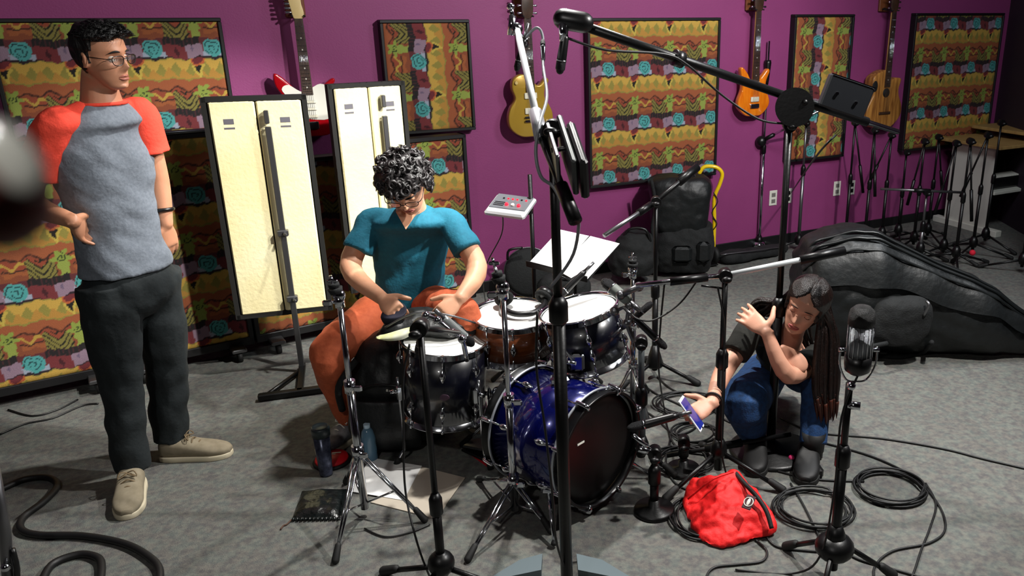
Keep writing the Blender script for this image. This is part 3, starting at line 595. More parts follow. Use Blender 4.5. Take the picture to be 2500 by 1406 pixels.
# 2 heavy black boom stand on the right
b = zz(1880, 1100); tz = yy(1912, 305, b.y).z
t = mic_stand('tall black boom stand standing before the crouching woman', b, tz, None, disc=.17, r=.013, low=.62)
p0 = yy(1400, 55, 2.62); p1 = yy(2193, 322, 3.12); pv = yy(1912, 232, b.y)
obj('head_post', MB().cyl(b + V((0, 0, tz - .02)), pv, .013), BLKM, t)
boom(t, pv, p0, .015, BLKM); boom(t, pv, p1, .010, CHROME, (0, .72)); obj('tip_block', MB().tube([p0 + V((.03, 0, 0)), p0 - V((.03, 0, -.01))], .032, 14, round_=True), PLA, t)
obj('boom_collar', MB().cyl(p0.lerp(pv, .44), p0.lerp(pv, .48), .027), PLA, t)
obj('disc_clutch', MB().cyl(yy(1940, 262, 2.93), yy(1940, 262, 2.99), .068, n=32).sph(yy(1965, 250, 2.93), .012), BLKM, t)
wq = yy(2065, 235, 2.96); WM = Matrix.Rotation(R(18), 3, 'Y')
wt = thing('counterweight_box', 'dark box counterweight on the right arm of the tall boom', 'counterweight', wq - V((0, 0, .06)))
bx_ = MB().box(wq, (.165, .05, .115), WM, .006); obj('box', bx_, mat('dark_slate', (.05, .065, .09), .5), wt)
obj('rim', MB().box(wq + V((0, -.024, 0)) + WM @ V((0, 0, .058)), (.165, .006, .004), WM), CHROME, wt)
for q in ((-.04, 0), (.035, -.01)): obj('screw', MB().cyl(wq + WM @ V((q[0], -.03, q[1])), wq + WM @ V((q[0], -.024, q[1])), .006), CHROME, wt)
mic('black microphone hanging from the left tip of the long black boom', yy(1367, 172, 2.6), yy(1380, 85, 2.6), .015, group='overhead microphones')
obj('mic_clip', MB().tube([p0 + V((-.025, 0, .0)), yy(1374, 60, 2.6), yy(1376, 100, 2.6)], .013, 10).sph(yy(1383, 28, 2.62), .009), CHROME, t)
cable('black cable hanging below the long black boom on the right', [yy(1382, 92, 2.6), yy(1480, 122, 2.62), yy(1620, 132, 2.7), yy(1680, 160, 2.75), yy(1760, 230, 2.85), yy(1850, 290, 2.9), yy(1915, 302, 2.96)], .004)
cable('black cable running from the tall boom down to the wall jack', [yy(2040, 330, 3.1), yy(1990, 385, 3.3), wl(1935, 465, .03), wl(1923, 478, .012)], .004)
# 3 middle right stand with chrome boom
b = zz(1752, 1172); tz = yy(1760, 672, b.y).z
t = mic_stand('black mic stand with chrome boom, left of the crouching woman', b, tz, around(b, .25, (-20, 100, 215)), .13, r=.011, low=.50)
q = b + V((0, 0, tz)); p0 = yy(1552, 697, 2.72); p1 = yy(2062, 612, 2.84)
boom(t, q, p0, .009, CHROME, (.2, .62)); boom(t, q, p1, .010, mat('pale_tube', (.85, .87, .88), .3, .3), (.62, 1.)); obj('tightening_lever', MB().tube([q - V((0, 0, .05)), yy(1712, 697, 2.76)], .004, 8), PLA, t)
# 4 front-left stand, low hub
b = V((-.60, 2.13, 0)); tz = yy(1037, 800, b.y).z
t = mic_stand('short black mic stand in front of the floor tom', b, tz, around(b, .22, (-5, -120, 160)), .09, r=.0095, low=.30)
obj('hub_ball', MB().sph(b + V((0, 0, .10)), .042), BLKM, t)
p0 = yy(1120, 812, 2.62); boom(t, b + V((0, 0, tz)), p0, .008, BLKM)
# 5 stand behind with sloped boom up to the black pack
b = zz(1598, 925); tz = yy(1594, 492, b.y).z
t = mic_stand('black mic stand behind the kit, boom leaning towards yellow handle', b, tz, around(b, .22, (-20, 100, 220)), .10, r=.010, low=.45)
q = b + V((0, 0, tz)); boom(t, q, yy(1702, 408, b.y + .2), .012, BLKM, (.55, 1.)); boom(t, q, yy(1475, 575, b.y - .25), .010, STEEL, (.1, .35))
obj('hub_cone', MB().lathe([(.04, 0), (.045, .01), (.012, .12), (.0, .12)], b + V((0, 0, .07)), (0, 0, 1), 24), BLKM, t)
# 6 kick drum mic stand
b = zz(1597, 1248); t = mic_stand('stubby black round-base mic stand at the bass drum front', b, .24, None, disc=.075, r=.011, low=.14)
q = b + V((0, 0, .24)); boom(t, q, yy(1545, 1062, b.y - .02), .009, CHROME)
obj('swivel', MB().sph(q, .022).cyl(q, q + V((-.06, -.02, .03)), .013), CHROME, t)
mic('black microphone aimed at the front head of the bass drum', yy(1540, 1045, b.y + .02), yy(1655, 1014, b.y + .03), .017)
# 7 grey stand right of tom
b = zz(1565, 1140); tz = yy(1548, 835, b.y).z
t = mic_stand('grey short mic stand between the tom and black pole', b, tz, around(b, .15, (-30, 90, 210)), .09, r=.012, low=.3, m=mat('worn_grey_tube', (.25, .27, .28), .5, .4))
# 8 low spare stand whose boom lies across
b = zz(1668, 1150); t = mic_stand('low black stand with a long boom lying level beneath the phone', b, .13, None, disc=.07, r=.01, low=.09)
q = b + V((0, 0, .13)); boom(t, yy(1628, 1112, b.y), yy(1930, 1060, 2.92), .0095, BLKM, (.3, .6))
# microphones of the kit
mic('black tom microphone with pale body, right of the rack tom', yy(1478, 690, 2.85), yy(1538, 738, 2.8), .022, mat('pale_mic', (.42, .44, .42), .5))
mic('long black microphone crossing behind the tom cymbal stand, lower end right', yy(1622, 846, 2.78), yy(1548, 775, 2.78), .014)
mic('small black microphone slanting up right of the rack tom', yy(1588, 742, 2.82), yy(1518, 802, 2.82), .013)
mic('black snare microphone pointing down between snare and tom', yy(1362, 728, 3.02), yy(1428, 662, 3.08), .014)
mic('black and white floor tom microphone held by the short front stand', yy(1150, 838, 2.8), yy(1082, 775, 2.7), .018, mat('silver_body', (.6, .62, .62), .3, .5))
mic('black clip microphone lying over the rim of the floor tom', yy(1020, 858, 2.76), yy(1032, 800, 2.72), .013)
k = MB()
for p in ((1515, 720), (1535, 745), (1560, 700), (1500, 760), (1530, 790)): k.sph(yy(*p, 2.8), .018)
k.tube([yy(1500, 760, 2.8), yy(1535, 745, 2.8), yy(1530, 790, 2.8), yy(1548, 835, 2.75)], .009, 8); k.tube([yy(1515, 720, 2.8), yy(1560, 700, 2.78)], .012, 8)
obj('clamp_cluster', k, STEEL, label='metal clamps and swivels gathered right of the rack tom', cat='clamp')
k = MB()
for p in ((1040, 770), (1068, 782), (1030, 795), (1105, 812), (1128, 828)): k.sph(yy(*p, 2.62), .015)
k.tube([yy(1040, 770, 2.62), yy(1068, 782, 2.62), yy(1105, 812, 2.62), yy(1128, 828, 2.66), yy(1140, 880, 2.7)], .009, 8, sub=3)
obj('mic_clamp', k, CHROME, label='chrome mic clamps above the floor tom head', cat='clamp')
# pop-style ribbon microphone on its own stand at the right
b = V((.625, 2.17, 0)); tz = yy(2048, 935, b.y).z
t = mic_stand('black tripod stand carrying the large vintage microphone, far right', b, tz, around(b, .2, (-115, 5, 125)), .16, r=.011, low=.44, clutch=False)
obj('hub_shell', MB().sph(b + V((0, 0, .13)), (.062, .062, .045)), BLKM, t); obj('upper_knob', MB().cyl(b + V((0, 0, tz - .07)), b + V((.035, -.01, tz - .07)), .012), CHROME, t); obj('mount_screw', MB().sph(b + V((0, -.02, tz + .0)), .013), CHROME, t)
q = b + V((.006, 0, 0)); zt = yy(2062, 745, b.y).z; zm = yy(2058, 912, b.y).z; Lm = zt - zm; cx = q + V((.012, 0, 0))
t = thing('vintage_microphone', 'large vintage capsule microphone with chrome grille and black dome', 'microphone', cx + V((0, 0, zm)))
GRL = mat('chrome_mesh', (.55, .56, .58), .3, .9, bump=.8, bscale=700)
obj('lower_body', MB().lathe([(0, 0), (.02, 0), (.036, .012), (.039, .03), (.039, .06), (0, .06)], cx + V((0, 0, zm)), (0, 0, 1), 40), PLA, t)
obj('grille', MB().lathe([(0, .06), (.037, .06), (.037, Lm - .058), (0, Lm - .058)], cx + V((0, 0, zm)), (0, 0, 1), 40), GRL, t)
obj('dome', MB().lathe([(0, Lm - .058), (.038, Lm - .058), (.038, Lm - .035), (.034, Lm - .016), (.022, Lm - .004), (.006, Lm), (0, Lm)], cx + V((0, 0, zm)), (0, 0, 1), 40), mat('black_mesh', (.05, .05, .05), .45, .3, bump=.6, bscale=600), t)
for k in range(9):
    a = R(-170 + k * 20); obj('grille_rib', MB().cyl(cx + V((.038 * math.cos(a), .038 * math.sin(a), zm + .06)), cx + V((.038 * math.cos(a), .038 * math.sin(a), zt - .058)), .0012, n=6), CHROME, t)
yk = obj('yoke', MB().tube([cx + V((-.052, 0, zm + .075)), cx + V((-.052, 0, zm + .03)), cx + V((-.03, 0, zm - .018)), cx + V((0, 0, zm - .025)), cx + V((.03, 0, zm - .018)), cx + V((.052, 0, zm + .03)), cx + V((.052, 0, zm + .085))], .003, 8, sub=4), CHROME, t)
for s in (-1, 1): obj('yoke_screw', MB().cyl(cx + V((s * .036, 0, zm + .075)), cx + V((s * .058, 0, zm + .075)), .006), CHROME, yk)
cable('black cable running down the vintage microphone stand', [cx + V((0, -.02, zm + .01)), b + V((-.02, -.02, tz - .1)), b + V((-.022, -.02, .35)), b + V((-.05, -.03, .12)), b + V((-.12, .03, .006)), b + V((-.3, .05, .006))], .0035)
# ================================================================ FURTHER GEAR
# sheets on a music stand
A, B_, C_, D_ = yy(1365, 552, 3.62), yy(1507, 586, 3.50), yy(1432, 692, 3.22), yy(1300, 642, 3.34)
cen = (A + B_ + C_ + D_) / 4; ex = (B_ - A).normalized(); ey = (A - D_); ey = (ey - ex * ey.dot(ex)).normalized(); ez = ex.cross(ey); Wd = (B_ - A).length; Ht = (A - D_).length
MM = Matrix((ex, ey, ez)).transposed()
t = thing('music_stand', 'black music stand under white sheets behind the rack tom', 'music stand', (cen.x, cen.y + .03, 0))
obj('desk', MB().box(cen - ez * .012, (Wd + .0, Ht, .006), MM, .002), BLKM, t); obj('ledge', MB().box(cen - ey * (Ht / 2 + .002) + ez * .0, (Wd, .008, .03), MM, .002), BLKM, t)
bz = V((cen.x, cen.y + .03, 0)); obj('tube', MB().tube([bz + V((0, 0, .03)), bz + V((0, 0, cen.z - .03)), cen - ez * .016], .009, 10), BLKM, t); legs(t, bz + V((0, 0, .18)), around(bz, .2, (-60, 60, 180)), r=.006, m=BLKM, double=False)
PAP = mat('white_paper', (.93, .93, .92), .8)
for k, (dx, rt) in enumerate(((-.25, 2), (.25, -1))):
    obj('sheet_of_music', MB().box(cen + ex * dx * Wd + ez * (-.005 + .002 * k), (Wd * .5, Ht * .96, .0012), MM @ Matrix.Rotation(R(rt), 3, 'Z')), PAP, label='white sheet on the music stand, %s page' % ('left' if k == 0 else 'right'), cat='paper')
obj('loose_page', MB().box(yy(1405, 655, 3.25), (.075, .12, .002), MM @ Matrix.Rotation(R(-18), 3, 'Z')), PAP, label='narrow white page hanging off the lower edge of the music stand', cat='paper')
# electronic pad unit on pole
A, B_, C_, D_ = yy(1207, 470, 3.72), yy(1303, 482, 3.66), yy(1283, 530, 3.52), yy(1190, 516, 3.58)
cen = (A + B_ + C_ + D_) / 4; ex = (B_ - A).normalized(); ey = (A - D_); ey = (ey - ex * ey.dot(ex)).normalized(); ez = ex.cross(ey); MM = Matrix((ex, ey, ez)).transposed(); Wd = (B_ - A).length; Ht = (A - D_).length
bz = V((cen.x + .09, cen.y + .03, 0))
t = thing('pad_stand', 'thin black pole stand under the small silver mixer', 'stand', bz)
obj('pole', MB().tube([bz + V((0, 0, .03)), bz + V((0, 0, cen.z + .13))], .010, 10), BLKM, t); obj('bracket', MB().box(bz + V((-.03, -.02, cen.z - .035)), (.08, .05, .02), None, .004), BLKM, t); legs(t, bz + V((0, 0, .2)), around(bz, .22, (-60, 60, 180)), r=.007, m=BLKM, double=False)
t = thing('small_mixer', 'small silver mixer with red lights on a thin pole', 'mixer', cen - ez * .03)
obj('case', MB().box(cen - ez * .012, (Wd, Ht, .026), MM, .008), mat('silver_case', (.72, .73, .74), .35, .3), t); obj('face', MB().box(cen + ez * .002 + ey * .015, (Wd * .9, Ht * .72, .004), MM, .002), mat('grey_face', (.33, .34, .36), .5), t)
LED = mat('red_led', (.9, .05, .1), .4, emit=((1, .05, .12), 3.))
for k in range(6): obj('light', MB().box(cen + ez * .006 + ex * (-.045 + k * .022) * 1.0 + ey * .035, (.008, .006, .004), MM), LED if k not in (0, 4) else PLA, t)
for dx, m_ in ((-.012, LED), (.018, WHI), (.047, LED)): obj('knob', MB().cyl(cen + ez * .002 + ex * dx + ey * -.01, cen + ez * .012 + ex * dx + ey * -.01, .009, .007), m_, t)
for k in range(3): obj('slot', MB().box(cen + ez * .005 - ex * .05 + ey * (-.02 + k * .012), (.05, .004, .002), MM), PLA, t)
cable('black cable hanging from the silver mixer against the wall', [cen + V((-.04, .02, -.03)), yy(1225, 570, 3.8), yy(1190, 640, 3.85), yy(1180, 690, 3.9), zz(1185, 735, .006)], .003)
# headphones on the snare
hc = c3 + ax3 * .012 + V((.035, .045, 0)); t = thing('headphones', 'black headphones lying on the white snare head', 'headphones', hc)
arc = [hc + V((-.085 + .0, .02, .03)), hc + V((-.075, -.05, .022)), hc + V((-.02, -.095, .014)), hc + V((.05, -.085, .014)), hc + V((.085, -.02, .022)), hc + V((.085, .04, .03))]
obj('headband', MB().tube(arc, .012, 10, sub=5), PLA, t)
for s, p in ((-1, arc[0]), (1, arc[-1])):
    e = obj('ear_cup', MB().lathe([(0, -.018), (.036, -.018), (.040, 0), (.034, .018), (0, .02)], V((p.x, p.y + .015, hc.z + .042)), (s * .5, 1, .6), 24), PLA, t); obj('cushion', MB().torus(V((p.x, p.y + .015, hc.z + .042)) + V((s * .5, 1, .6)).normalized() * -.014, (s * .5, 1, .6), .028, .012, 24), BLKF, e)
# things round the drummer on the floor
b = zz(811, 1128); t = thing('practice_pad', 'round red practice pad on the floor behind the travel mug', 'practice pad', b)
obj('base', MB().lathe([(0, 0), (.072, 0), (.074, .008), (.070, .014), (0, .014)], b, (0, 0, 1), 48), RUB, t); obj('pad_top', MB().lathe([(0, .012), (.066, .012), (.062, .024), (0, .026)], b, (0, 0, 1), 48), mat('pad_red', (.82, .05, .12), .5), t)
obj('print', MB().box(b + V((.01, .03, .0262)), (.035, .008, .0006), Matrix.Rotation(R(10), 3, 'Z')).box(b + V((0, .018, .0262)), (.02, .004, .0006)), WHI, t)
b = zz(797, 1158); t = thing('travel_mug', 'dark patterned travel mug standing beside red practice pad', 'mug', b); zt = yy(790, 1040, b.y).z
obj('body', MB().lathe([(0, 0), (.024, 0), (.025, .01), (.031, zt - .035), (0, zt - .035)], b, (0, 0, 1), 32), mat('mug_print', (.17, .18, .24), .25, .5, n2=(.32, .34, .42), nscale=40), t)
obj('lid', MB().lathe([(0, zt - .04), (.034, zt - .04), (.035, zt - .01), (.03, zt), (.027, zt - .006), (0, zt - .006)], b, (0, 0, 1), 32), mat('mug_lid', (.13, .17, .18), .4), t)
b = zz(905, 1122); t = thing('water_bottle', 'pale blue plastic water bottle behind the left cymbal stand', 'bottle', b); zt = yy(897, 1035, b.y).z
obj('body', MB().lathe([(0, 0), (.026, .0), (.030, .01), (.028, .03), (.030, .05), (.028, .08), (.029, .10), (.022, zt - .03), (.012, zt - .015), (0, zt - .015)], b, (0, 0, 1), 28), mat('blue_bottle', (.50, .68, .80), .15, trans=.5), t)
obj('cap', MB().cyl(b + V((0, 0, zt - .016)), b + V((0, 0, zt)), .013), mat('cap_white', (.75, .85, .92), .4), t)
# folders
def flat(name, label, px, th, m, cat, z0=0.0, parent=None):
    P = [zz(x, y, z0) for x, y in px]; n = len(P); mb = MB(); mb.add([p for p in P] + [p + V((0, 0, th)) for p in P], [tuple(range(n))[::-1], tuple(range(n, 2 * n))] + [(i, (i + 1) % n, (i + 1) % n + n, i + n) for i in range(n)], False)
    return obj(name, mb, m, parent, label=label, cat=cat)
flat('folder', 'tan paper folder on the floor below the floor tom', [(905, 1228), (1065, 1268), (1136, 1168), (1025, 1140)], .004, mat('tan_card', (.70, .66, .60), .8), 'folder')
flat('sheet_of_paper', 'white paper partly over the tan folder on the floor', [(855, 1200), (985, 1222), (1030, 1138), (905, 1118)], .002, PAP, 'paper', .0045)
b = zz(777, 1240); t = thing('drawstring_pouch', 'flat black shiny drawstring pouch lying on the carpet', 'pouch', b)
P = [zz(x, y) for x, y in ((712, 1272), (832, 1270), (850, 1195), (738, 1200))]; mb = MB(); N = 14; G = []
for i in range(N + 1):
    for j in range(N + 1):
        u, v = i / N, j / N; p = P[0].lerp(P[1], u).lerp(P[3].lerp(P[2], u), v); h = (math.sin(math.pi * u) * math.sin(math.pi * v)) ** .4 * .022 if 0 < i < N and 0 < j < N else .0
        G.append(p + V((0, 0, .003 + h * (1 + .5 * noise.noise(p * 25)))))
tri = [(i * (N + 1) + j, (i + 1) * (N + 1) + j, (i + 1) * (N + 1) + j + 1, i * (N + 1) + j + 1) for i in range(N) for j in range(N)]
mb.add(G, tri); mb.add([V((g.x, g.y, .001)) for g in G], [f[::-1] for f in tri]); obj('pouch_body', mb, mat('shiny_black_cloth', (.05, .07, .07), .28, bump=.8, bscale=22), t)
obj('drawstring', MB().tube([P[0] + V((0, 0, .006)), zz(700, 1280, .004), zz(692, 1283, .004), zz(685, 1292, .004)], .003, 6, sub=3), mat('brown_cord', (.3, .2, .15), .8), t)
hem = MB()
for k in range(12): hem.sph(P[0].lerp(P[1], (k + .5) / 12) + V((0, 0, .008)), (.006, .009, .006), 8, 6)
obj('gathered_hem', hem, mat('shiny_black_cloth', (.05, .07, .07), .28), t)
flat('small_card', 'small red and grey card on the floor left of the bass drum', [(1150, 1112), (1192, 1142), (1215, 1132), (1185, 1105)], .003, mat('card_red', (.75, .08, .14), .5), 'card')
# backpack between the drummer and the floor tom
def blob(name, mb, m, parent, amp=.012, sc=7, vox=.008, sm=6, label=None):
    return fused(name, mb, m, parent, vox, sm, lambda p, n: amp * (noise.noise(p * sc) + .5 * noise.noise(p * sc * 2.7)), label)
b = zz(975, 1090); t = thing('backpack', 'big black backpack standing behind the floor tom', 'backpack', b)
mb = MB().loft([(b + V((.02, .10, .02)), (.17, 0, 0), (0, .10, 0)), (b + V((0, .10, .10)), (.20, 0, 0), (0, .13, 0)), (b + V((-.01, .10, .28)), (.195, 0, 0), (0, .13, 0)), (b + V((.01, .12, .42)), (.16, 0, 0), (0, .10, 0)), (b + V((.03, .13, .47)), (.10, 0, 0), (0, .06, 0))], 32, 5, .7)
obj_b = blob('pack_body', mb, NYL, t); yq = b + V((0, -.045, 0))
mb = MB().loft([(yq + V((-.02, 0, .03)), (.13, 0, 0), (0, .035, 0)), (yq + V((-.03, -.01, .12)), (.15, 0, 0), (0, .05, 0)), (yq + V((-.03, 0, .24)), (.13, 0, 0), (0, .03, 0))], 28, 5, .7); blob('front_pocket', mb, NYL, t, .006)
obj('zip', MB().tube([yq + V((-.17, .04, .10)), yq + V((-.13, -.0, .27)), yq + V((-.02, -.01, .31)), yq + V((.10, .0, .28))], .004, 6, sub=5), PLA, t)
lg = MB()
for k in range(5): q = yy(945 + k * 7, 953 + k * 1.5, b.y - .11); lg.box(q, (.007, .002, .010 if k in (0, 3) else .007), Matrix.Rotation(R(10), 3, 'Y'))
obj('woven_logo', lg, WHI, t)
obj('shoulder_strap', MB().tube([b + V((-.13, -.02, .40)), b + V((-.20, -.05, .30)), b + V((-.21, -.02, .18))], .014, 8, sub=5), BLKF, t)
# open black bag lying on the floor tom, hands in it
c0 = c4 + ax4 * .01; t = thing('soft_bag', 'soft black bag open across the floor tom under the hands', 'bag', c0 + V((-.02, .06, 0)))
mb = MB().loft([(yy(925, 810, 2.98), (0, .05, 0), (0, 0, .015)), (yy(960, 792, 3.0), (0, .09, 0), (0, 0, .035)), (yy(1030, 785, 3.02), (0, .10, 0), (0, 0, .045)), (yy(1110, 790, 3.05), (0, .10, 0), (0, 0, .04)), (yy(1165, 795, 3.08), (0, .06, 0), (0, 0, .02))], 24, 5, .8); blob('bag_body', mb, NYL, t, .014, 12)
obj('zip', MB().tube([yy(940, 800, 2.9), yy(1010, 765, 2.92), yy(1090, 768, 2.94), yy(1160, 788, 3.0)], .004, 6, sub=4), STEEL, t)
mb = MB().loft([(yy(945, 790, 2.95), (.012, 0, 0), (0, 0, .012)), (yy(958, 772, 2.95), (.045, 0, 0), (0, .03, .0)), (yy(965, 752, 2.97), (.04, 0, 0), (0, .02, .02)), (yy(945, 757, 2.97), (.01, 0, 0), (0, .01, 0))], 20, 4); 
obj('cloth_case', mb, mat('navy_cloth', (.05, .05, .14), .8), label='small navy cloth case held in the right hand of the drummer', cat='case')
mb = MB().loft([(yy(925, 822, 2.86), (.01, 0, 0), (0, .02, .0)), (yy(950, 822, 2.86), (0, .03, 0), (0, 0, .012)), (yy(985, 815, 2.87), (0, .035, 0), (0, 0, .018)), (yy(1012, 805, 2.88), (0, .02, 0), (0, 0, .012))], 18, 4)
obj('pouch', mb, mat('cream_green', (.80, .82, .55), .6, n2=(.85, .85, .78), nscale=20), label='crumpled cream and green packet on the black soft bag', cat='packet')
# red cloth bag on the floor, right
b = zz(1785, 1300); t = thing('red_bag', 'bright red cloth bag with black zip on the carpet', 'bag', b)
def zp(x, y, z): return zz(x, y, z)
top = [(1672, 1218, .03), (1690, 1165, .09), (1745, 1170, .10), (1795, 1150, .12), (1850, 1195, .10), (1880, 1245, .07), (1880, 1290, .035), (1730, 1322, .02)]
P = [zp(*q) for q in top]; cen = sum(P, V((0, 0, 0))) / 8; mb = MB(); r0 = catmull(P + [P[0]], 4)[:-1]
rings = [[V((p.x, p.y, .004)).lerp(V((cen.x, cen.y, .004)), .02) for p in r0], [V((p.x, p.y, p.z * .5)) + (p - cen) * .05 for p in r0], [p for p in r0], [p.lerp(cen, .3) + V((0, 0, .03)) for p in r0], [p.lerp(cen, .7) + V((0, 0, .045)) for p in r0], [p.lerp(cen, .98) + V((0, 0, .045)) for p in r0]]
mb.rings(rings); fused('cloth_body', mb, mat('red_cloth', (.90, .05, .06), .65, bump=.25, bscale=60), t, .006, 2, lambda p, n: .013 * noise.noise(V((p.x * 9 + p.y * 5, p.y * 22 - p.x * 6, p.z * 12))) + .006 * noise.noise(p * 40))
zl = [zz(1792, 1150, .125), zz(1818, 1180, .135), zz(1850, 1215, .12), zz(1872, 1250, .09), zz(1884, 1290, .05)]
zp_ = obj('zip', MB().tube(zl, .008, 8, sub=5), RUB, t); obj('carry_strap', MB().tube([zz(1680, 1218, .05), zz(1740, 1170, .15), zz(1790, 1152, .15)], .004, 6, sub=3), mat('red_cloth', (.9, .05, .06), .6), t)
q = zz(1828, 1226, .137); EM = Matrix.Rotation(R(-35), 3, 'Z') @ Matrix.Rotation(R(35), 3, 'X')
pt = obj('woven_patch', MB().box(q, (.034, .052, .004), EM, .003), mat('patch_dark', (.25, .10, .13), .7), t)
obj('patch_border', MB().torus(q + EM @ V((0, 0, .003)), EM @ V((0, 0, 1)), .016, .0018, 24, 6), WHI, pt); obj('patch_emblem', MB().sph(q + EM @ V((0, 0, .003)), (.006, .014, .002), rot=EM), WHI, pt)
# ================================================================ GEAR ALONG THE WALL, RIGHT
YEL = mat('yellow_metal', (.93, .78, .06), .35, coat=.5)
b = zz(1742, 640); Yb = b.y
t = thing('hand_truck', 'hand truck with bent yellow handle beside the black travel pack', 'hand truck', b)
def fy(pts, Y): return [yy(x, y, Y) for x, y in pts]
obj('handle', MB().tube(fy(((1708, 422), (1716, 410), (1728, 406), (1750, 409), (1763, 424), (1757, 450), (1744, 484), (1744, 540), (1742, 612)), Yb), .014, 12, sub=4, round_=True), YEL, t)
obj('lower_tube', MB().tube(fy(((1742, 606), (1740, 632)), Yb), .012, 12), BLKM, t)
obj('toe_plate', MB().box(b + V((-.14, -.12, .015)), (.30, .14, .01), wr_, .003), BLKM, t)
for k in (-.3, .0): q = b + WD * k + V((0, -.02, .06)); obj('wheel', MB().lathe([(0, -.02), (.045, -.02), (.06, -.012), (.06, .012), (.045, .02), (0, .02)], q, WD, 28), RUB, t)
obj('cable_tie', MB().tube(fy(((1742, 470), (1752, 492), (1738, 520), (1750, 545), (1742, 560)), Yb - .02), .004, 6, sub=4), RUB, t)
b = zz(1665, 668); Yp = b.y; t = thing('travel_pack', 'tall black travel pack against the purple wall under the large panel', 'backpack', b)
def sec(xl, xr, y, dep): 
    l = yy(xl, y, Yp); r_ = yy(xr, y, Yp); return ((l + r_) / 2 + V((0, dep * .0, 0)), (r_ - l) / 2, V((0, dep, 0)))
blob('lower_bag', MB().loft([sec(1600, 1730, 655, .12), sec(1592, 1740, 620, .16), sec(1598, 1742, 575, .16), sec(1610, 1738, 545, .12)], 32, 5, .55), BLKF, t, .012, 9, .009)
blob('upper_bag', MB().loft([sec(1600, 1722, 560, .12), sec(1588, 1728, 530, .14), sec(1585, 1735, 470, .15), sec(1582, 1735, 440, .13), sec(1600, 1722, 428, .09)], 32, 5, .5), NYL, t, .010, 8, .009)
for q in ((1640, 600, 1690, 640), (1700, 590, 1735, 640)):
    a = yy(q[0], q[3], Yp - .16); c_ = yy(q[2], q[1], Yp - .16); m_ = (a + c_) / 2; obj('pocket', MB().box(m_, (c_.x - a.x, .05, c_.z - a.z), None, .02), NYL, t)
obj('strap', MB().tube(fy(((1590, 440), (1600, 500), (1592, 560), (1602, 610)), Yp - .15), .012, 8, sub=4), BLKF, t); obj('top_handle', MB().tube(fy(((1650, 436), (1665, 424), (1690, 424), (1702, 436)), Yp - .03), .007, 8, sub=4), PLA, t)
b = zz(1552, 690); Yq = b.y; t = thing('gear_bag', 'black lumpy gear bag on the floor left of the travel pack', 'bag', b)
blob('bag_body', MB().loft([(yy(1545, 665, Yq), (.13, 0, 0), (0, .12, 0)), (yy(1545, 630, Yq), (.16, 0, 0), (0, .14, 0)), (yy(1550, 590, Yq), (.13, 0, 0), (0, .12, 0)), (yy(1555, 565, Yq), (.07, 0, 0), (0, .07, 0))], 28, 5, .7), BLKF, t, .02, 8, .009)
obj('carry_handle', MB().tube(fy(((1520, 590), (1535, 560), (1575, 560), (1588, 590)), Yq - .06), .009, 8, sub=4), PLA, t)
b = zz(1292, 722); Yc = b.y; t = thing('cymbal_case', 'round black cymbal case leaning on the wall behind the mixer pole', 'case', b); cc = yy(1290, 650, Yc); cz = .145
cc = V((b.x, b.y + .02, cz + .01)); cax = V((0.25, -1, .18)).normalized()
obj('shell', MB().lathe([(0, -.05), (.13, -.05), (.15, -.035), (.155, 0), (.15, .035), (.13, .05), (0, .052)], cc, cax, 48), BLKF, t)
obj('zip', MB().torus(cc + cax * .02, cax, .156, .004, 48, 6), STEEL, t); obj('handle', MB().tube([cc + V((-.12, -.06, .10)), cc + V((-.10, -.10, .17)), cc + V((-.02, -.08, .18))], .008, 8, sub=4), PLA, t)
b = zz(1235, 728); t = thing('soft_case', 'low black soft case on the floor behind the drummer', 'case', zz(1370, 735))
b = zz(1375, 735); blob('case_body', MB().loft([(b + V((-.16, .05, .02 + .05)), (0, .03, 0), (0, 0, .03)), (b + V((-.1, .05, .08)), (0, .08, 0), (0, 0, .07)), (b + V((.1, .05, .08)), (0, .08, 0), (0, 0, .07)), (b + V((.17, .05, .07)), (0, .03, 0), (0, 0, .03))], 24, 5, .6), BLKF, t, .01, 9)
obj('handle', MB().tube([b + V((-.05, -.02, .13)), b + V((0, -.03, .17)), b + V((.05, -.02, .13))], .007, 8, sub=4), PLA, t)
# double bass in its gig bag, lying on its side
secs = [(1938, 690, 720, .02, 4.15), (1950, 628, 800, .16, 4.12), (1985, 582, 850, .22, 4.10), (2070, 556, 862, .26, 4.10), (2130, 560, 868, .25, 4.08), (2200, 596, 862, .21, 4.05), (2280, 636, 850, .18, 4.02), (2360, 668, 845, .18, 4.0), (2420, 700, 838, .16, 3.98), (2470, 742, 815, .10, 3.96), (2530, 785, 832, .07, 3.95), (2640, 800, 845, .06, 3.94), (2760, 815, 860, .05, 3.92)]
S = []; dl = None
for i, (x, yt, yb_, dep, Y) in enumerate(secs):
    top = yy(x, yt, Y); bot = max(yy(x, yb_, Y).z, .0); 
    lowz = .012 if 1 < i < 9 else (.10 if i < 2 else .02); h = max((top.z - lowz) / 2, .03)
    S.append((V((top.x, Y + .03, lowz + h)), V((0, dep, 0)), V((0, 0, h))))
t = thing('double_bass_bag', 'large black double bass gig bag lying on its side on the carpet', 'gig bag', V((S[4][0].x, S[4][0].y, 0)), None)
def foldw(p, n): return .016 * noise.noise(V((p.x * 3.2 + p.z * 5, p.y * 3, p.z * 13 + p.x * 5))) + .006 * noise.noise(p * 18)
fused('bag_body', MB().loft(S, 36, 5, .72), NYL, t, .014, 3, foldw)
def on(i_f, ay, az):   # point on the bag skin, section index (float), fractions
    i = int(i_f); f = i_f - i; a, b_ = S[i], S[min(i + 1, len(S) - 1)]; c_ = a[0].lerp(b_[0], f); dx = a[1].lerp(b_[1], f); dz = a[2].lerp(b_[2], f)
    return c_ + dx * ay + dz * az
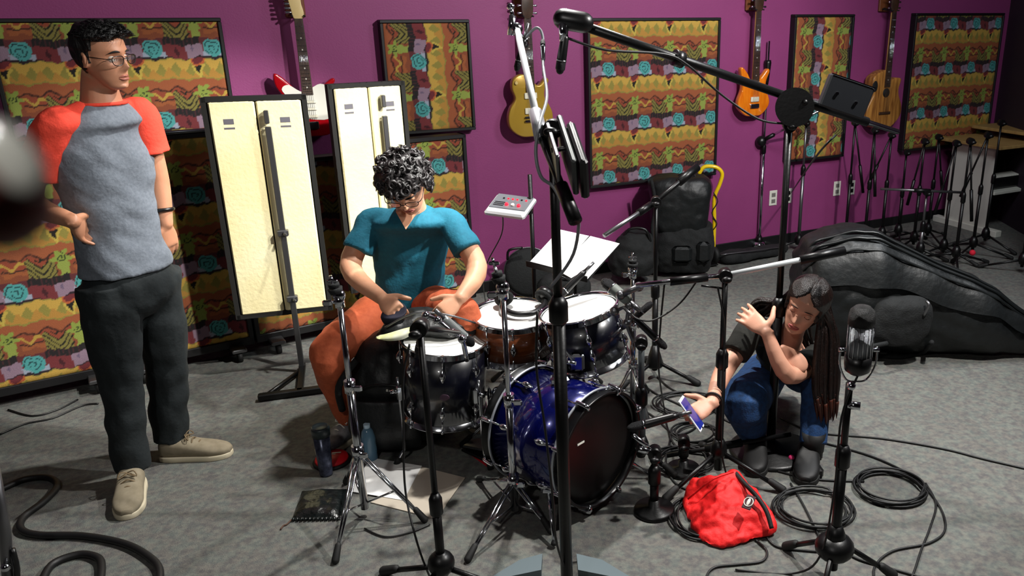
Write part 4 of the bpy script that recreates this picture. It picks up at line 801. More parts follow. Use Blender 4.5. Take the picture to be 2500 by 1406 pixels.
for az, ay, r_, nm in ((.93, -.62, .009, 'piping'), (.99, -.42, .008, 'piping'), (.80, -.86, .006, 'zip')):
    obj(nm, MB().tube([on(k * .5, ay, az) + V((0, -.008, .006)) for k in range(2, 20)], r_, 8, sub=3), mat('glossy_piping', (.045, .06, .065), .4), t)
fl = MB(); rows = []
for k in range(4, 40):
    rows.append([on(k * .25, ay, az) + V((0, -.012, .0)) + V((0, -.010 * math.sin(k * .9), -.014 * math.sin(k * .55) if az < .6 else 0)) for ay, az in ((-.66, .90), (-.84, .80), (-.96, .62), (-1.02, .40), (-1.05, .30))])
n_ = len(rows); vs = [p for r_ in rows for p in r_] + [p + V((0, .008, -.004)) for r_ in rows for p in r_]; o2 = n_ * 5
fs = [(i * 5 + j, i * 5 + j + 1, (i + 1) * 5 + j + 1, (i + 1) * 5 + j) for i in range(n_ - 1) for j in range(4)]; fs += [tuple(q + o2 for q in f[::-1]) for f in fs]
obj('side_flap', fl.add(vs, fs), NYL, t)
pk = yy(2205, 770, 3.84); blob('pocket', MB().loft([(pk + V((-.02, 0, -.15)), (.10, 0, 0), (0, .05, 0)), (pk + V((-.02, 0, -.08)), (.15, 0, 0), (0, .06, 0)), (pk + V((0, .0, .05)), (.14, 0, 0), (0, .06, 0)), (pk + V((0, .0, .10)), (.08, 0, 0), (0, .03, 0))], 28, 5, .7), BLKF, t, .008, 9)
obj('carry_handle', MB().tube([yy(2255, 770, 3.78), yy(2268, 745, 3.76), yy(2262, 735, 3.78)], .008, 8, sub=4), STEEL, t)
obj('shoulder_strap', MB().tube([yy(2165, 838, 3.78), yy(2110, 850, 3.74), zz(2090, 862, .012), zz(2190, 872, .012), zz(2250, 862, .012), yy(2275, 835, 3.8)], .012, 8, sub=5), BLKF, t)
t = obj('metal_stopper', MB().lathe([(0, 0), (.012, 0), (.013, .02), (.008, .028), (0, .028)], zz(2404, 800), (0, 0, 1), 16), CHROME, label='tiny shiny metal cap on the floor below the bass bag neck', cat='cap')
# desk with keyboard shelf
o = zz(2330, 552); WM2 = wr_
def db(mb, s0, s1, d0, d1, z0, z1, bev=.003): return mb.box(o + WD * ((s0 + s1) / 2) + WN * ((d0 + d1) / 2) + V((0, 0, (z0 + z1) / 2)), (s1 - s0, d1 - d0, z1 - z0), WM2, bev)
t = thing('studio_desk', 'white-legged desk with wooden top in the dim right corner', 'desk', o); WL = mat('off_white_laminate', (.80, .80, .76), .5); TOPW = mat('pale_wood_top', (.66, .54, .33), .5, n2=(.6, .47, .28), nscale=6, stretch=(1, 8, 1))
obj('side_panel', db(MB(), 0, .03, -.12, .30, .03, .70), WL, t); obj('side_panel', db(MB(), 1.0, 1.03, -.12, .30, .03, .70), WL, t); obj('foot', db(MB(), -.02, .05, -.22, .42, 0, .05), WL, t)
obj('foot', db(MB(), .98, 1.05, -.22, .42, 0, .05), WL, t); obj('desk_top', db(MB(), -.08, 1.1, -.2, .40, .70, .725), TOPW, t); obj('desk_top', db(MB(), .3, 1.15, -.2, .46, .775, .80), TOPW, t)
obj('lower_shelf', db(MB(), .03, 1.0, -.1, .32, .32, .345), WL, t); obj('modesty_panel', db(MB(), .03, 1.0, -.12, -.10, .35, .70), mat('dark_panel', (.04, .04, .045), .5), t)
t = thing('keyboard', 'black electronic piano on the shelf under the wooden desk top', 'keyboard', o + WD * .5); obj('case', db(MB(), .08, .98, -.05, .26, .35, .44, .01), PLA, t)
for k in range(28): obj('key', db(MB(), .11 + k * .03, .137 + k * .03, .13, .25, .44, .45, .001), WHI, t)
# the crowd of mic stands
def short_stand(i, x, y, yt, label, lean=0, boomto=None, ang=0, m=BLKM):
    b = zz(x, y); z = yy(x, yt, b.y).z
    t = mic_stand(label, b, z, around(b, .27, (ang, ang + 120, ang + 240)), .10, r=.008, low=z * .55, leg_r=.008, group='microphone stands stored at the wall', m=m)
    if boomto: boom(t, b + V((0, 0, z)), yy(boomto[0], boomto[1], b.y + boomto[2]), .007, m, (.6, 1))
    return t
cl = [(2062, 602, 300, 'stored black mic stand nearest the narrow panel, boom folded down', (2107, 470, .1), 10), (2108, 612, 318, 'stored mic stand second from the narrow panel, by the wall', (2136, 480, -.05), 50),
      (2150, 600, 330, 'stored mic stand third from the narrow panel, boom crossing left', (2120, 450, .05), 80), (2190, 592, 372, 'stored mic stand with a small silver joint below the dim panel', (2196, 560, .1), 20),
      (2228, 612, 345, 'stored mic stand at the left corner of the dim panel', (2215, 500, .1), 95), (2262, 590, 335, 'stored mic stand below the middle of the dim panel', (2300, 470, .1), 40),
      (2300, 632, 350, 'stored mic stand in front of the left edge of the white desk leg', (2282, 520, -.1), 70), (2330, 650, 345, 'stored mic stand crossing the white desk leg', (2372, 540, .0), 15),
      (2372, 625, 330, 'stored mic stand just right of the white desk leg', (2345, 480, .1), 100), (2402, 602, 300, 'tallest stored mic stand, before the dark desk opening', None, 60), (2492, 668, 420, 'stored mic stand at the right edge of the picture', None, 30)]
for i, (x, y, yt, lb, bt, an) in enumerate(cl): short_stand(i, x, y, yt, lb, 0, bt, an)
b = zz(2243, 640); tz = yy(2252, 470, b.y).z; t = mic_stand('silver stand with level crossbar among the stored stands', b, tz, around(b, .2, (0, 120, 240)), .1, r=.009, m=STEEL, group='microphone stands stored at the wall')
boom(t, yy(2150, 461, b.y), yy(2352, 470, b.y), .009, STEEL, (.4, .6))
obj('foam_ball', MB().sph(zz(2374, 617, .05), .022), mat('red_foam', (.85, .08, .20), .8), label='small red foam ball among the stand feet near bass bag', cat='ball')
# light stands by the wall
b = zz(1852, 606); tz = yy(1878, 100, b.y).z; t = mic_stand('tall chrome stand by the wall beside the orange guitar', b, tz, around(b, .12, (-80, 40, 160)), .05, r=.009, m=CHROME, low=.75, clutch=False, group='tall chrome stands by the wall')
obj('black_sleeve', MB().lathe([(.0, 0), (.010, 0), (.014, .03), (.025, .15), (.022, .17), (0, .17)], b + V((0, 0, tz - .30)), (0, 0, 1), 20), PLA, t)
q = yy(1858, 345, b.y - .02); obj('swivel_ball', MB().sph(q, .040).cyl(q, b + V((0, 0, q.z)), .014), PLA, t); boom(t, q, yy(2005, 268, b.y - .25), .009, CHROME, (.0, .22))
obj('spreader', MB().sph(b + V((0, 0, .03)), (.05, .05, .03)), CHROME, t)
b = zz(1948, 612); tz = yy(1966, 300, b.y).z; t = mic_stand('grey stand by the wall before the narrow fabric panel', b, tz, around(b, .2, (-60, 60, 180)), .08, r=.009, m=STEEL, low=.6, group='tall chrome stands by the wall')
# case lying along the baseboard
b = (zz(1760, 628) + zz(1900, 606)) / 2; t = thing('stand_bag', 'flat black stand bag lying along the baseboard right of the pack', 'bag', b)
blob('bag_body', MB().loft([(zz(1748, 626, .04), (0, .02, 0), (0, 0, .02)), (zz(1775, 628, .045), (0, .07, 0), (0, 0, .04)), (zz(1840, 618, .045), (0, .08, 0), (0, 0, .04)), (zz(1900, 608, .04), (0, .07, 0), (0, 0, .035)), (zz(1925, 604, .035), (0, .02, 0), (0, 0, .02))], 24, 5, .7), BLKF, t, .012, 8)
obj('zip', MB().tube([zz(1760, 622, .088), zz(1840, 612, .09), zz(1915, 602, .075)], .004, 6, sub=4), STEEL, t)
# gobo at the right edge
b = zz(2510, 650); t = thing('fabric_gobo', 'sliver of a fabric gobo at the extreme right edge', 'acoustic divider', b + V((.25, 0, 0)), 'rolling fabric gobos in a row')
q0 = b + V((-.02, 0, .05)); obj('frame', MB().box(q0 + V((.27, .03, .55)), (.54, .05, 1.1), None, .004), FRM, t); fabric('fabric_face', t, q0 + V((.02, .004, .03)), V((1, 0, 0)), V((0, 0, 1)), .5, 1.04, (.4, .1))
for k in (.05, .45): obj('foot', MB().box(b + V((k, .03, .028)), (.05, .26, .05), None, .005), RUB, t)
# ================================================================ FLOOR: pedal, cables, odds
def floor_path(px, z=.006): return [zz(x, y, z) for x, y in px]
HOSE = mat('thick_black_cable', (.045, .045, .05), .55)
obj('thick_cable', MB().tube(floor_path(((-60, 1215), (0, 1195), (60, 1170), (118, 1166), (140, 1186), (110, 1222), (58, 1262), (52, 1292), (95, 1306), (200, 1308), (300, 1326), (362, 1358), (390, 1395), (380, 1470)), .012), .0125, 12, sub=6), HOSE, label='thick black cable snaking over the carpet at lower left', cat='cable')
obj('thick_cable', MB().tube(floor_path(((95, 1440), (125, 1380), (190, 1354), (236, 1360), (248, 1385), (240, 1450)), .012), .0125, 12, sub=6), HOSE, label='short arched loop of thick cable at the bottom left', cat='cable')
def fl_cable(px, label, r=.0042, z=.005, group='black cables on the carpet'): return cable(label, floor_path(px, z), r, CAB, 6, group)
fl_cable(((1905, 1020), (1990, 1055), (2150, 1070), (2300, 1095), (2400, 1120), (2530, 1150)), 'long black cable crossing the carpet towards the right edge')
fl_cable(((1890, 1050), (2000, 1078), (2130, 1115), (2230, 1165), (2290, 1230), (2308, 1290), (2270, 1325), (2180, 1345), (2135, 1385), (2140, 1440)), 'black cable curving round the right coil and down')
fl_cable(((2260, 1180), (2285, 1230), (2270, 1290), (2250, 1340), (2230, 1400), (2200, 1460)), 'black cable running to the bottom edge at the right')
fl_cable(((1870, 1310), (1900, 1335), (1980, 1345), (2060, 1350), (2110, 1370), (2250, 1410), (2300, 1440)), 'black cable from the red bag passing the vintage microphone stand')
fl_cable(((1845, 1318), (1872, 1345), (1860, 1370), (1800, 1378), (1745, 1385), (1725, 1410), (1735, 1450)), 'thin black cable below the red bag')
fl_cable(((1560, 930), (1600, 960), (1680, 1000), (1700, 1040), (1650, 1060), (1600, 1020), (1570, 1000)), 'black cable tangled beside the black stand behind the tom')
fl_cable(((1605, 920), (1640, 950), (1720, 985), (1780, 1030), (1900, 1060)), 'straight black cable between the tom stand and the crouching woman')
fl_cable(((1620, 1010), (1650, 1090), (1720, 1110), (1800, 1120), (1900, 1150), (1990, 1170), (2110, 1175)), 'black cable passing under the level boom')
fl_cable(((1640, 1060), (1625, 1130), (1650, 1180), (1700, 1200), (1760, 1205)), 'black cable curling down to the red bag')
fl_cable(((1930, 1180), (1960, 1230), (1990, 1290), (2010, 1330)), 'short black cable from the middle coil to the stand hub')
fl_cable(((890, 1290), (940, 1310), (1000, 1300), (1050, 1280)), 'thin cable below the left cymbal stand', .003)
fl_cable(((0, 1060), (60, 1035), (130, 1020), (200, 990), (240, 985)), 'thin cables along the foot of the lit gobo', .004)
fl_cable(((20, 1000), (80, 1015), (140, 1000), (190, 975)), 'second thin cable along the foot of the lit gobo', .004)
def coil(px, py, rx, ry, n, label, jit=.012, tw=0):
    c = zz(px, py); ax_ = (zz(px + rx, py) - c).length; ay_ = (zz(px, py - ry) - c).length; P = []
    for i in range(n * 18):
        a = 2 * math.pi * i / 18; k = i // 18; j = jit * math.sin(k * 2.4 + a * 1.03)
        P.append(V((c.x + (ax_ + j) * math.cos(a + tw), c.y + (ay_ + j * .8) * math.sin(a + tw), .005 + .0065 * k * .6)))
    return cable(label, P, .0042, CAB, 2, 'coiled black cables')
coil(2172, 1197, 80, 38, 6, 'tight coil of black cable at the right of the carpet'); coil(1985, 1245, 88, 44, 5, 'loose coil of black cable left of the vintage mic stand', .018, 1)
coil(1705, 1268, 62, 46, 4, 'coil of black cable under the red bag', .016); coil(1672, 990, 70, 26, 4, 'coil of black cable behind the phone', .02); coil(1700, 1062, 52, 24, 3, 'small coil of black cable below the phone', .02); coil(1668, 1128, 68, 30, 4, 'coil of black cable at the foot of the chrome boom stand', .02)
cable('black cable draped from the chrome boom down to the tom microphones', [yy(1705, 680, 2.77), yy(1660, 740, 2.75), yy(1600, 780, 2.72), yy(1560, 780, 2.72), yy(1540, 765, 2.76)], .0035)
cable('black cable hanging down the chrome boom stand', [yy(1622, 692, 2.75), yy(1612, 800, 2.78), yy(1608, 900, 2.82), zz(1622, 1000, .006)], .0035)
cable('black cable running down the middle right stand pole', [yy(1752, 700, 2.74), yy(1768, 800, 2.74), yy(1764, 950, 2.74), yy(1762, 1100, 2.74), zz(1780, 1180, .006)], .0035)
cable('black cable hanging down the short front stand', [yy(1000, 840, 2.3), yy(985, 920, 2.28), yy(985, 1050, 2.25), yy(990, 1200, 2.2), yy(1020, 1330, 2.12), zz(1050, 1410, .006)], .0035)
cable('cable hanging along the tall front pole', [yy(1312, 760, 2.03), yy(1310, 900, 2.02), yy(1330, 1040, 2.01), yy(1348, 1200, 2.0), yy(1360, 1330, 2.0), zz(1400, 1440, .006)], .0035)
# pedals at the woman's feet
b = zz(1975, 1165); t = thing('effects_pedal', 'small black box pedal with metal edge beside the crouching woman', 'pedal', b)
obj('housing', MB().box(b + V((0, .02, .022)), (.10, .08, .042), Matrix.Rotation(R(8), 3, 'Z'), .008), PLA, t); obj('footswitch', MB().cyl(b + V((.02, .0, .042)), b + V((.02, .0, .054)), .010), CHROME, t); obj('edge_trim', MB().box(b + V((0, .052, .045)), (.08, .006, .003), Matrix.Rotation(R(8), 3, 'Z')), CHROME, t)
b = zz(1958, 1135); t = thing('cable_adapter', 'black adapter with shiny corners behind the small box pedal', 'adapter', b + V((.06, .05, 0))); obj('block', MB().box(b + V((.06, .06, .02)), (.06, .05, .038), None, .006), PLA, t); obj('contact', MB().box(b + V((.075, .035, .04)), (.02, .004, .004)), CHROME, t)
obj('pink_plug', MB().sph(zz(1932, 1118, .02), .013), mat('pink_plastic', (.80, .18, .42), .5), label='small pink plug on the carpet beside the black round base', cat='plug')
# grey floor bars round the pole foot at the bottom edge
GB = mat('blue_grey_metal', (.33, .38, .40), .5, .3)
for lb, p0, p1, p2, p3 in (('grey flat floor bar left of the front pole at the bottom edge', (1270, 1385), (1325, 1370), (1322, 1410), (1180, 1440)), ('grey flat floor bar right of the front pole at the bottom edge', (1408, 1370), (1470, 1385), (1560, 1440), (1412, 1410))):
    flat('floor_bar', lb, [p3, p2, p1, p0] if 'left' in lb else [p0, p3, p2, p1], .03, GB, 'floor bar')
# steel leg at the bottom left
t = thing('steel_leg', 'grey steel tube leg of a stand at the bottom left corner', 'stand', zz(-10, 1440)); a = zz(22, 1450, .02)
obj('tube', MB().tube([yy(-20, 1120, a.y + .02), yy(12, 1300, a.y), a], .016, 16), STEEL, t); obj('knob', MB().sph(yy(14, 1385, a.y - .02), .014), CHROME, t); obj('black_clip', MB().tube([yy(30, 1340, a.y), yy(42, 1390, a.y), zz(40, 1440, .02)], .008, 8, sub=3), PLA, t)
# ================================================================ PEOPLE
def skinmat(name, c, c2): return mat(name, c, .5, n2=c2, nscale=14, sub=.12, bump=.05, bscale=300)
def axes(f, u):
    f = V(f).normalized(); u = V(u); u = (u - f * u.dot(f)).normalized(); x = f.cross(u); return Matrix((x, f, u)).transposed()   # x = the person's right... (f x u)
HS = [-1, -.97, -.86, -.62, -.3, 0, .3, .6, .85, .96, 1]
HW = [.003, .022, .040, .054, .066, .0715, .075, .071, .050, .026, .003]
HF = [.046, .066, .084, .086, .086, .087, .091, .083, .052, .025, .003]
HB = [.036, .028, .008, -.028, -.068, -.092, -.099, -.088, -.056, -.028, -.003]
def ga(x, s): return math.exp(-(x / s) ** 2)
def headpt(s, a, k=1.0):
    z = s * .115; w_ = float(np.interp(s, HS, HW)); fr = float(np.interp(s, HS, HF)); bk = float(np.interp(s, HS, HB)); cy = fr * .30 + bk * .30 + (.02 if s < -.5 else 0) * min(1, (-.5 - s) * 3 if s < -.5 else 0)
    cu, su = math.cos(a), math.sin(a); x = w_ * cu; y = cy + ((fr - cy) if su > 0 else (cy - bk)) * su
    if su > 0:
        y += .024 * ga(x, .0095) * ga(z + .026, .016) + .013 * ga(x, .008) * ga(z - .0, .022) + .006 * ga(abs(x) - .012, .007) * ga(z + .033, .008)
        y -= .014 * ga(abs(x) - .031, .017) * ga(z - .006, .015); y += .005 * ga(abs(x) - .025, .02) * ga(z - .032, .009)
        y += .006 * ga(x, .022) * ga(z + .058, .0055) + .006 * ga(x, .019) * ga(z + .071, .006) - .004 * ga(x, .024) * ga(z + .0645, .002) - .005 * ga(x, .02) * ga(z + .084, .007)
        y += .008 * ga(x, .016) * ga(z + .100, .012); y += .004 * ga(abs(x) - .045, .015) * ga(z + .02, .02)
    return V((x, y, z)) * k
def head_rings(fn=None, m=64, n=64, k=1.0):
    r_ = []
    for i in range(m + 1):
        s = -math.cos(math.pi * i / m); r_.append([(lambda p, a: (p if fn is None else fn(p, a)))(headpt(s, 2 * math.pi * j / n, k), 2 * math.pi * j / n) for j in range(n)])
    return r_
def add_head(mb, hc, M, k=1.0):
    mb.rings([[hc + M @ p for p in r] for r in head_rings(k=k)])
    for sx in (-1, 1):
        c = hc + M @ (V((sx * .0735, -.008, -.004)) * k); ER = M @ Matrix.Rotation(R(-sx * 18), 3, 'Z')
        mb.sph(c, (.006 * k, .017 * k, .030 * k), 14, 10, ER); mb.tube([c + ER @ (V((sx * .006, .012 * math.cos(q) * 1.1 - .002, .026 * math.sin(q))) * k) for q in [R(w_) for w_ in range(-100, 220, 25)]], .004 * k, 8)
def add_hand(mb, W, d, n, s, curl=(25, 30, 20), k=1.0, spread=1.0, curls=None, thumb=(.75, .65, .15)):
    """W wrist, d towards the fingers, n palm normal, s towards the thumb"""
    d = V(d).normalized(); n = V(n); n = (n - d * n.dot(d)).normalized(); s0 = d.cross(n); s = s0 if s0.dot(V(s)) > 0 else -s0
    mb.loft([(W - d * .02 * k, s * .024 * k, n * .018 * k), (W + d * .012 * k, s * .025 * k, n * .016 * k), (W + d * .045 * k, s * .036 * k, n * .015 * k), (W + d * .080 * k, s * .039 * k, n * .013 * k), (W + d * .092 * k, s * .034 * k, n * .009 * k)], 20, 4, .85)
    for i, (o, L) in enumerate(((.029, .070), (.0098, .079), (-.0098, .073), (-.029, .058))):
        c_ = (curls[i] if curls else curl); p = W + d * .078 * k + s * o * k; P = [p - d * .02 * k]; P.append(p); ang = 0; dd = (d + s * (o * 3.0 * spread)).normalized()
        for q, f in zip(c_, (.45, .31, .24)):
            ang += R(q); p = p + (dd * math.cos(ang) + n * math.sin(ang)) * L * f * k; P.append(p)
        mb.tube(P, [.0090 * k, .0092 * k, .0086 * k, .0078 * k, .0066 * k], 12, 3, round_=True)
    p = W + d * .018 * k + s * .020 * k; td = (s * thumb[0] + d * thumb[1] + n * thumb[2]).normalized(); t2 = (td + d * .45 + n * .25).normalized()
    mb.tube([p - td * .01, p + td * .036 * k, p + td * .036 * k + t2 * .028 * k, p + td * .036 * k + t2 * .05 * k], [.014 * k, .0125 * k, .0105 * k, .0085 * k], 12, 3, round_=True)
def limb(mb, P, r, sub=5, n=20): mb.tube(P, r, n, sub, round_=True)
def face_parts(t, hc, M, k, irisc, browm, lipm, closed=False, lid=None, bw=1.0, brz=(.030, .033, .032, .026)):
    for sx in (-1, 1):
        c = hc + M @ (V((sx * .031, .0665, .004)) * k)
        if closed:
            obj('eyelid', MB().sph(c, .0135 * k, 16, 12), lid, t); obj('eyelashes', MB().tube([c + M @ (V((x, .0125 - abs(x) * .35, -.0065 + abs(x) * .15)) * k) for x in (-.011, -.005, 0, .005, .011)], .0011 * k, 6, 2), browm, t)
        else:
            e = obj('eye', MB().sph(c, .0128 * k, 16, 12), mat('eye_white', (.85, .82, .78), .25), t); obj('iris', MB().sph(c + M @ (V((0, .0085, -.0005)) * k), (.0052 * k, .0048 * k, .0052 * k), 12, 8, M), irisc, e)
            obj('eyelid', MB().tube([c + M @ (V((x, .0118 - abs(x) * .38, .0058 - abs(x) * .25)) * k) for x in (-.013, -.007, 0, .007, .013)], .0028 * k, 8, 2, round_=True), lid or t['_skin'] if False else lid, t)
        obj('eyebrow', MB().tube([hc + M @ (V((sx * x, y, z)) * k) for x, y, z in ((.014, .0905, brz[0]), (.026, .0900, brz[1]), (.038, .084, brz[2]), (.049, .074, brz[3]))], [.002 * k * bw, .0036 * k * bw, .0032 * k * bw, .0012 * k * bw], 8, 3, round_=True), browm, t)
    for z, r_, nm in ((-.0585, .0036, 'upper_lip'), (-.0695, .0046, 'lower_lip')):
        obj(nm, MB().tube([hc + M @ (V((x, .0945 - abs(x) ** 2 * 14 - (.004 if nm == 'upper_lip' else .0045), z + (0 if nm == 'upper_lip' else -.0) + (.0015 if abs(x) == .006 and nm == 'upper_lip' else 0) + (-.0035 if abs(x) > .02 and nm == 'upper_lip' else .003 if abs(x) > .02 else 0))) * k) for x in (-.023, -.014, -.006, 0, .006, .014, .023)], [.001, r_ * .8, r_, r_ * .9, r_, r_ * .8, .001], 10, 3, round_=True), lipm, t)
def glasses(t, hc, M, k, m, clear=True):
    fr = MB()
    for sx in (-1, 1):
        pts = [V((sx * (.033 + .024 * x), .099 - .006 * abs(x if x > 0 else 0), .001 + .0165 * z)) for x, z in ((-1, .6), (-.6, 1), (.5, 1), (1, .7), (1, -.2), (.6, -.95), (-.3, -1), (-.85, -.5))]
        fr.tube([hc + M @ (p * k) for p in pts], .0016 * k, 8, 3, closed=True)
    o = obj('eyeglasses', fr, m, t, 'dark thin-rimmed eyeglasses')
    for sx in (-1, 1):
        obj('temple', MB().tube([hc + M @ (V(p) * k) for p in ((sx * .057, .094, .009), (sx * .073, .075, .009), (sx * .0775, .0, .010), (sx * .077, -.018, -.004))], .0016 * k, 8, 3), m, o)
        pts = [V((sx * (.033 + .0235 * x), .0988, .001 + .016 * z)) for x, z in ((-1, .6), (-.6, 1), (.5, 1), (1, .7), (1, -.2), (.6, -.95), (-.3, -1), (-.85, -.5))]
        l = MB(); l.add([hc + M @ (p * k) for p in pts] + [hc + M @ ((p - V((0, .0008, 0))) * k) for p in pts], [tuple(range(8)), tuple(range(15, 7, -1))] + [(i, (i + 1) % 8, (i + 1) % 8 + 8, i + 8) for i in range(8)], False)
        obj('lens', l, mat('clear_lens', (.95, .97, 1), .03, trans=1., alpha=.35), o)
    obj('bridge', MB().tube([hc + M @ (V(p) * k) for p in ((-.012, .100, .006), (0, .104, .009), (.012, .100, .006))], .0015 * k, 8, 3), m, o)
def hair_cap(mb, hc, M, line, th, amp, sc, k=1.0, m=72, n=96):
    def fn(p, a):
        f = line(p / k); nrm = (p / k - V((0, -.01, .02))).normalized(); q = th(p / k) * f + amp * f * noise.noise(p * sc) if f > 0 else -.010
        return p + nrm * q
    mb.rings([[hc + M @ p for p in r] for r in head_rings(fn, m, n, k)])
def shoe(t, heel, d, L, m, solem, w=.047, h=.085, lacem=None, up=None):
    d = V((d[0], d[1], 0)).normalized(); s = V((d.y, -d.x, 0)); o = V((heel.x, heel.y, 0)); Z = V((0, 0, 1))
    sh = thing('_', None, None, heel) if False else None
    S_ = [(0.0, .50, .030, .052), (.04, .78, .048, .070), (.18, .95, .045, .076), (.35, .95, .040, .068), (.55, 1.0, .032, .052), (.75, 1.05, .026, .040), (.92, .80, .020, .030), (1.0, .35, .014, .020)]
    b = MB().loft([(o + d * L * u + Z * (.016 + hh * .5), s * w * ww, Z * (hh * .52 + .003)) for u, ww, zz0, hh in S_], 28, 4, .8)
    ob = obj('shoe', b, m, t)
    pts = []
    for sd in (1, -1):
        us = [x[0] for x in S_] if sd == 1 else [x[0] for x in S_][::-1]
        for u in us: ww = dict((x[0], x[1]) for x in S_)[u]; pts.append((L * u, sd * w * ww * 1.06))
    obj('sole', MB().prism(outline(pts, 3)[::-1], o, d, s, -.022, 0, .003, True) if d.cross(s).z < 0 else MB().prism(outline(pts, 3), o, d, s, 0, .022, .003, True), solem, ob)
    if lacem:
        for k in range(3):
            c = o + d * L * (.40 + .085 * k) + Z * (.098 - .014 * k); obj('lace', MB().tube([c + s * w * .5 - Z * .012, c + Z * .002, c - s * w * .5 - Z * .012], .0028, 6, 3), lacem, ob)
        c = o + d * L * .38 + Z * .100
        for sd in (-1, 1): obj('lace', MB().tube([c, c + s * sd * .022 + Z * .008 + d * .008, c + s * sd * .030 - Z * .010 + d * .02, c + d * .01], .0022, 6, 3), lacem, ob)
    return ob
def cloth(dirs=1.0, amp=.006, sc=(6, 6, 16)):
    return lambda p, n: amp * noise.noise(V((p.x * sc[0] + p.z * 5 * dirs, p.y * sc[1], p.z * sc[2] - p.x * 5 * dirs))) + amp * .45 * noise.noise(V((p.x * 26, p.y * 22, p.z * 14)))
ZV = V((0, 0, 1))
# ---------------------------------------------------------------- standing man, left
SK1 = skinmat('skin_tan', (.72, .50, .38), (.76, .54, .42)); HRB = mat('black_hair', (.030, .026, .028), .55, bump=.9, bscale=90, stretch=(1, 1, .35))
f = V((.90, -.43, 0)).normalized(); rt = V((f.y, -f.x, 0))
rh = zz(322, 1178); lh = zz(408, 1112)
pel = yy(312, 660, 2.87); ch = yy(236, 355, 2.86); nb = yy(246, 243, 2.86); hc = yy(248, 140, 2.84)
t = thing('person', 'standing man with glasses in an orange-sleeved grey shirt and dark trousers', 'person', V((pel.x, pel.y, 0)))
HM = axes((.985, -.16, -.10), (-.02, -.05, 1))
RS = nb + rt * .162 - ZV * .070; LS = nb - rt * .130 - ZV * .070
RE = yy(72, 478, 2.72); RW = yy(178, 540, 2.65); LE = yy(384, 440, 3.00); LW = yy(404, 545, 2.98)
mb = MB(); add_head(mb, hc, HM, .89)
mb.tube([hc - HM @ V((0, .015, .05)), nb.lerp(hc, .35) - f * .01, nb - ZV * .04], [.052, .054, .07], 24, 4)
mb.loft([(pel - ZV * .06, rt * .13, f * .08), (pel + ZV * .08, rt * .12, f * .075), (pel.lerp(ch, .6), rt * .125, f * .08), (ch + ZV * .04, rt * .14, f * .085), (nb - ZV * .05, rt * .12, f * .05), (nb, rt * .05, f * .045)], 24, 4)
limb(mb, [RS, RE, RW], [.042, .041, .025]); limb(mb, [LS, LE, LW], [.042, .040, .026])
add_hand(mb, RW, yy(248, 612, 2.86) - RW, (.7, -.2, .1), (0, 0, 1), (20, 25, 20), k=.95, thumb=(.6, .8, .1)); add_hand(mb, LW, (-.05, .12, -1), (-.9, .3, 0), (.8, -.3, .1), (12, 15, 10))
RH = pel + rt * .085 - ZV * .05; LH = pel - rt * .085 - ZV * .05; RK = yy(290, 905, 2.76); LK = yy(405, 880, 2.97)
RA = V((rh.x, rh.y, .09)) + V((.02, 0, 0)); LA = V((lh.x, lh.y, .09)) + V((.03, 0, 0))
limb(mb, [RH, RK, RA], [.068, .045, .034]); limb(mb, [LH, LK, LA], [.068, .045, .034])
fused('body', mb, SK1, t, .0045, 2)
GREY = mat('heather_grey_jersey', (.42, .45, .49), .9, n2=(.47, .50, .54), nscale=90, bump=.2, bscale=90); ORC = mat('orange_red_jersey', (.93, .28, .20), .85, bump=.2, bscale=90)
mb = MB().loft([(pel + ZV * .005, rt * .160, f * .118), (pel + ZV * .04, rt * .157, f * .115), (pel.lerp(ch, .45), rt * .142, f * .106), (ch - ZV * .04, rt * .172, f * .122), (ch + ZV * .05 + rt * .01, rt * .158, f * .112), (nb - ZV * .075 + rt * .012, rt * .140, f * .085), (nb - ZV * .012, rt * .082, f * .066)], 36, 5, .9)
fused('shirt_body', mb, GREY, t, .007, 3, lambda p, n: .009 * noise.noise(V((p.x * 5 + p.z * 7, p.y * 5, p.z * 9 - p.x * 7))) + .006 * noise.noise(V((p.x * 14, p.y * 14, p.z * 22 + p.x * 20))))
for S0, E0, sg, fr in ((RS, RE, 1, .66), (LS, LE, -1, .55)):
    mb = MB().tube([nb + rt * sg * .055 - ZV * .022, S0 + ZV * .010 - rt * sg * .05, S0 + ZV * .002, S0.lerp(E0, .35), S0.lerp(E0, fr)], [.034, .050, .060, .064, .070], 24, 5)
    fused('sleeve', mb, ORC, t, .006, 3, cloth(1, .008), 'orange raglan sleeve')
obj('collar', MB().loft([(nb - ZV * .016 + f * .004, rt * .082, f * .068), (nb - ZV * .006 + f * .004, rt * .078, f * .064)], 32, 2), ORC, t)
obj('wrist_watch', MB().torus(LE.lerp(LW, .68), (LW - LE), .034, .007, 28, 8), PLA, t)
TRS = mat('dark_teal_trousers', (.075, .105, .115), .85, n2=(.09, .12, .13), nscale=50, bump=.2, bscale=60)
mb = MB().loft([(pel + ZV * .05, rt * .120, f * .08), (pel - ZV * .02, rt * .155, f * .118), (pel - ZV * .10, rt * .160, f * .115), (pel - ZV * .17, rt * .10, f * .07)], 30, 4, .9)
mb.tube([RH + ZV * .02, RH.lerp(RK, .45), RK, RK.lerp(RA, .5), V((RA.x, RA.y, .07))], [.098, .096, .076, .068, .062], 24, 5); mb.tube([LH + ZV * .02, LH.lerp(LK, .45), LK, LK.lerp(LA, .5), V((LA.x, LA.y, .075))], [.098, .094, .078, .072, .064], 24, 5)
fused('trousers', mb, TRS, t, .007, 3, cloth(-1, .010, (7, 7, 12)))
SUE = mat('grey_suede', (.50, .46, .38), .9, n2=(.55, .51, .43), nscale=40); SOL = mat('cream_sole', (.78, .74, .64), .6)
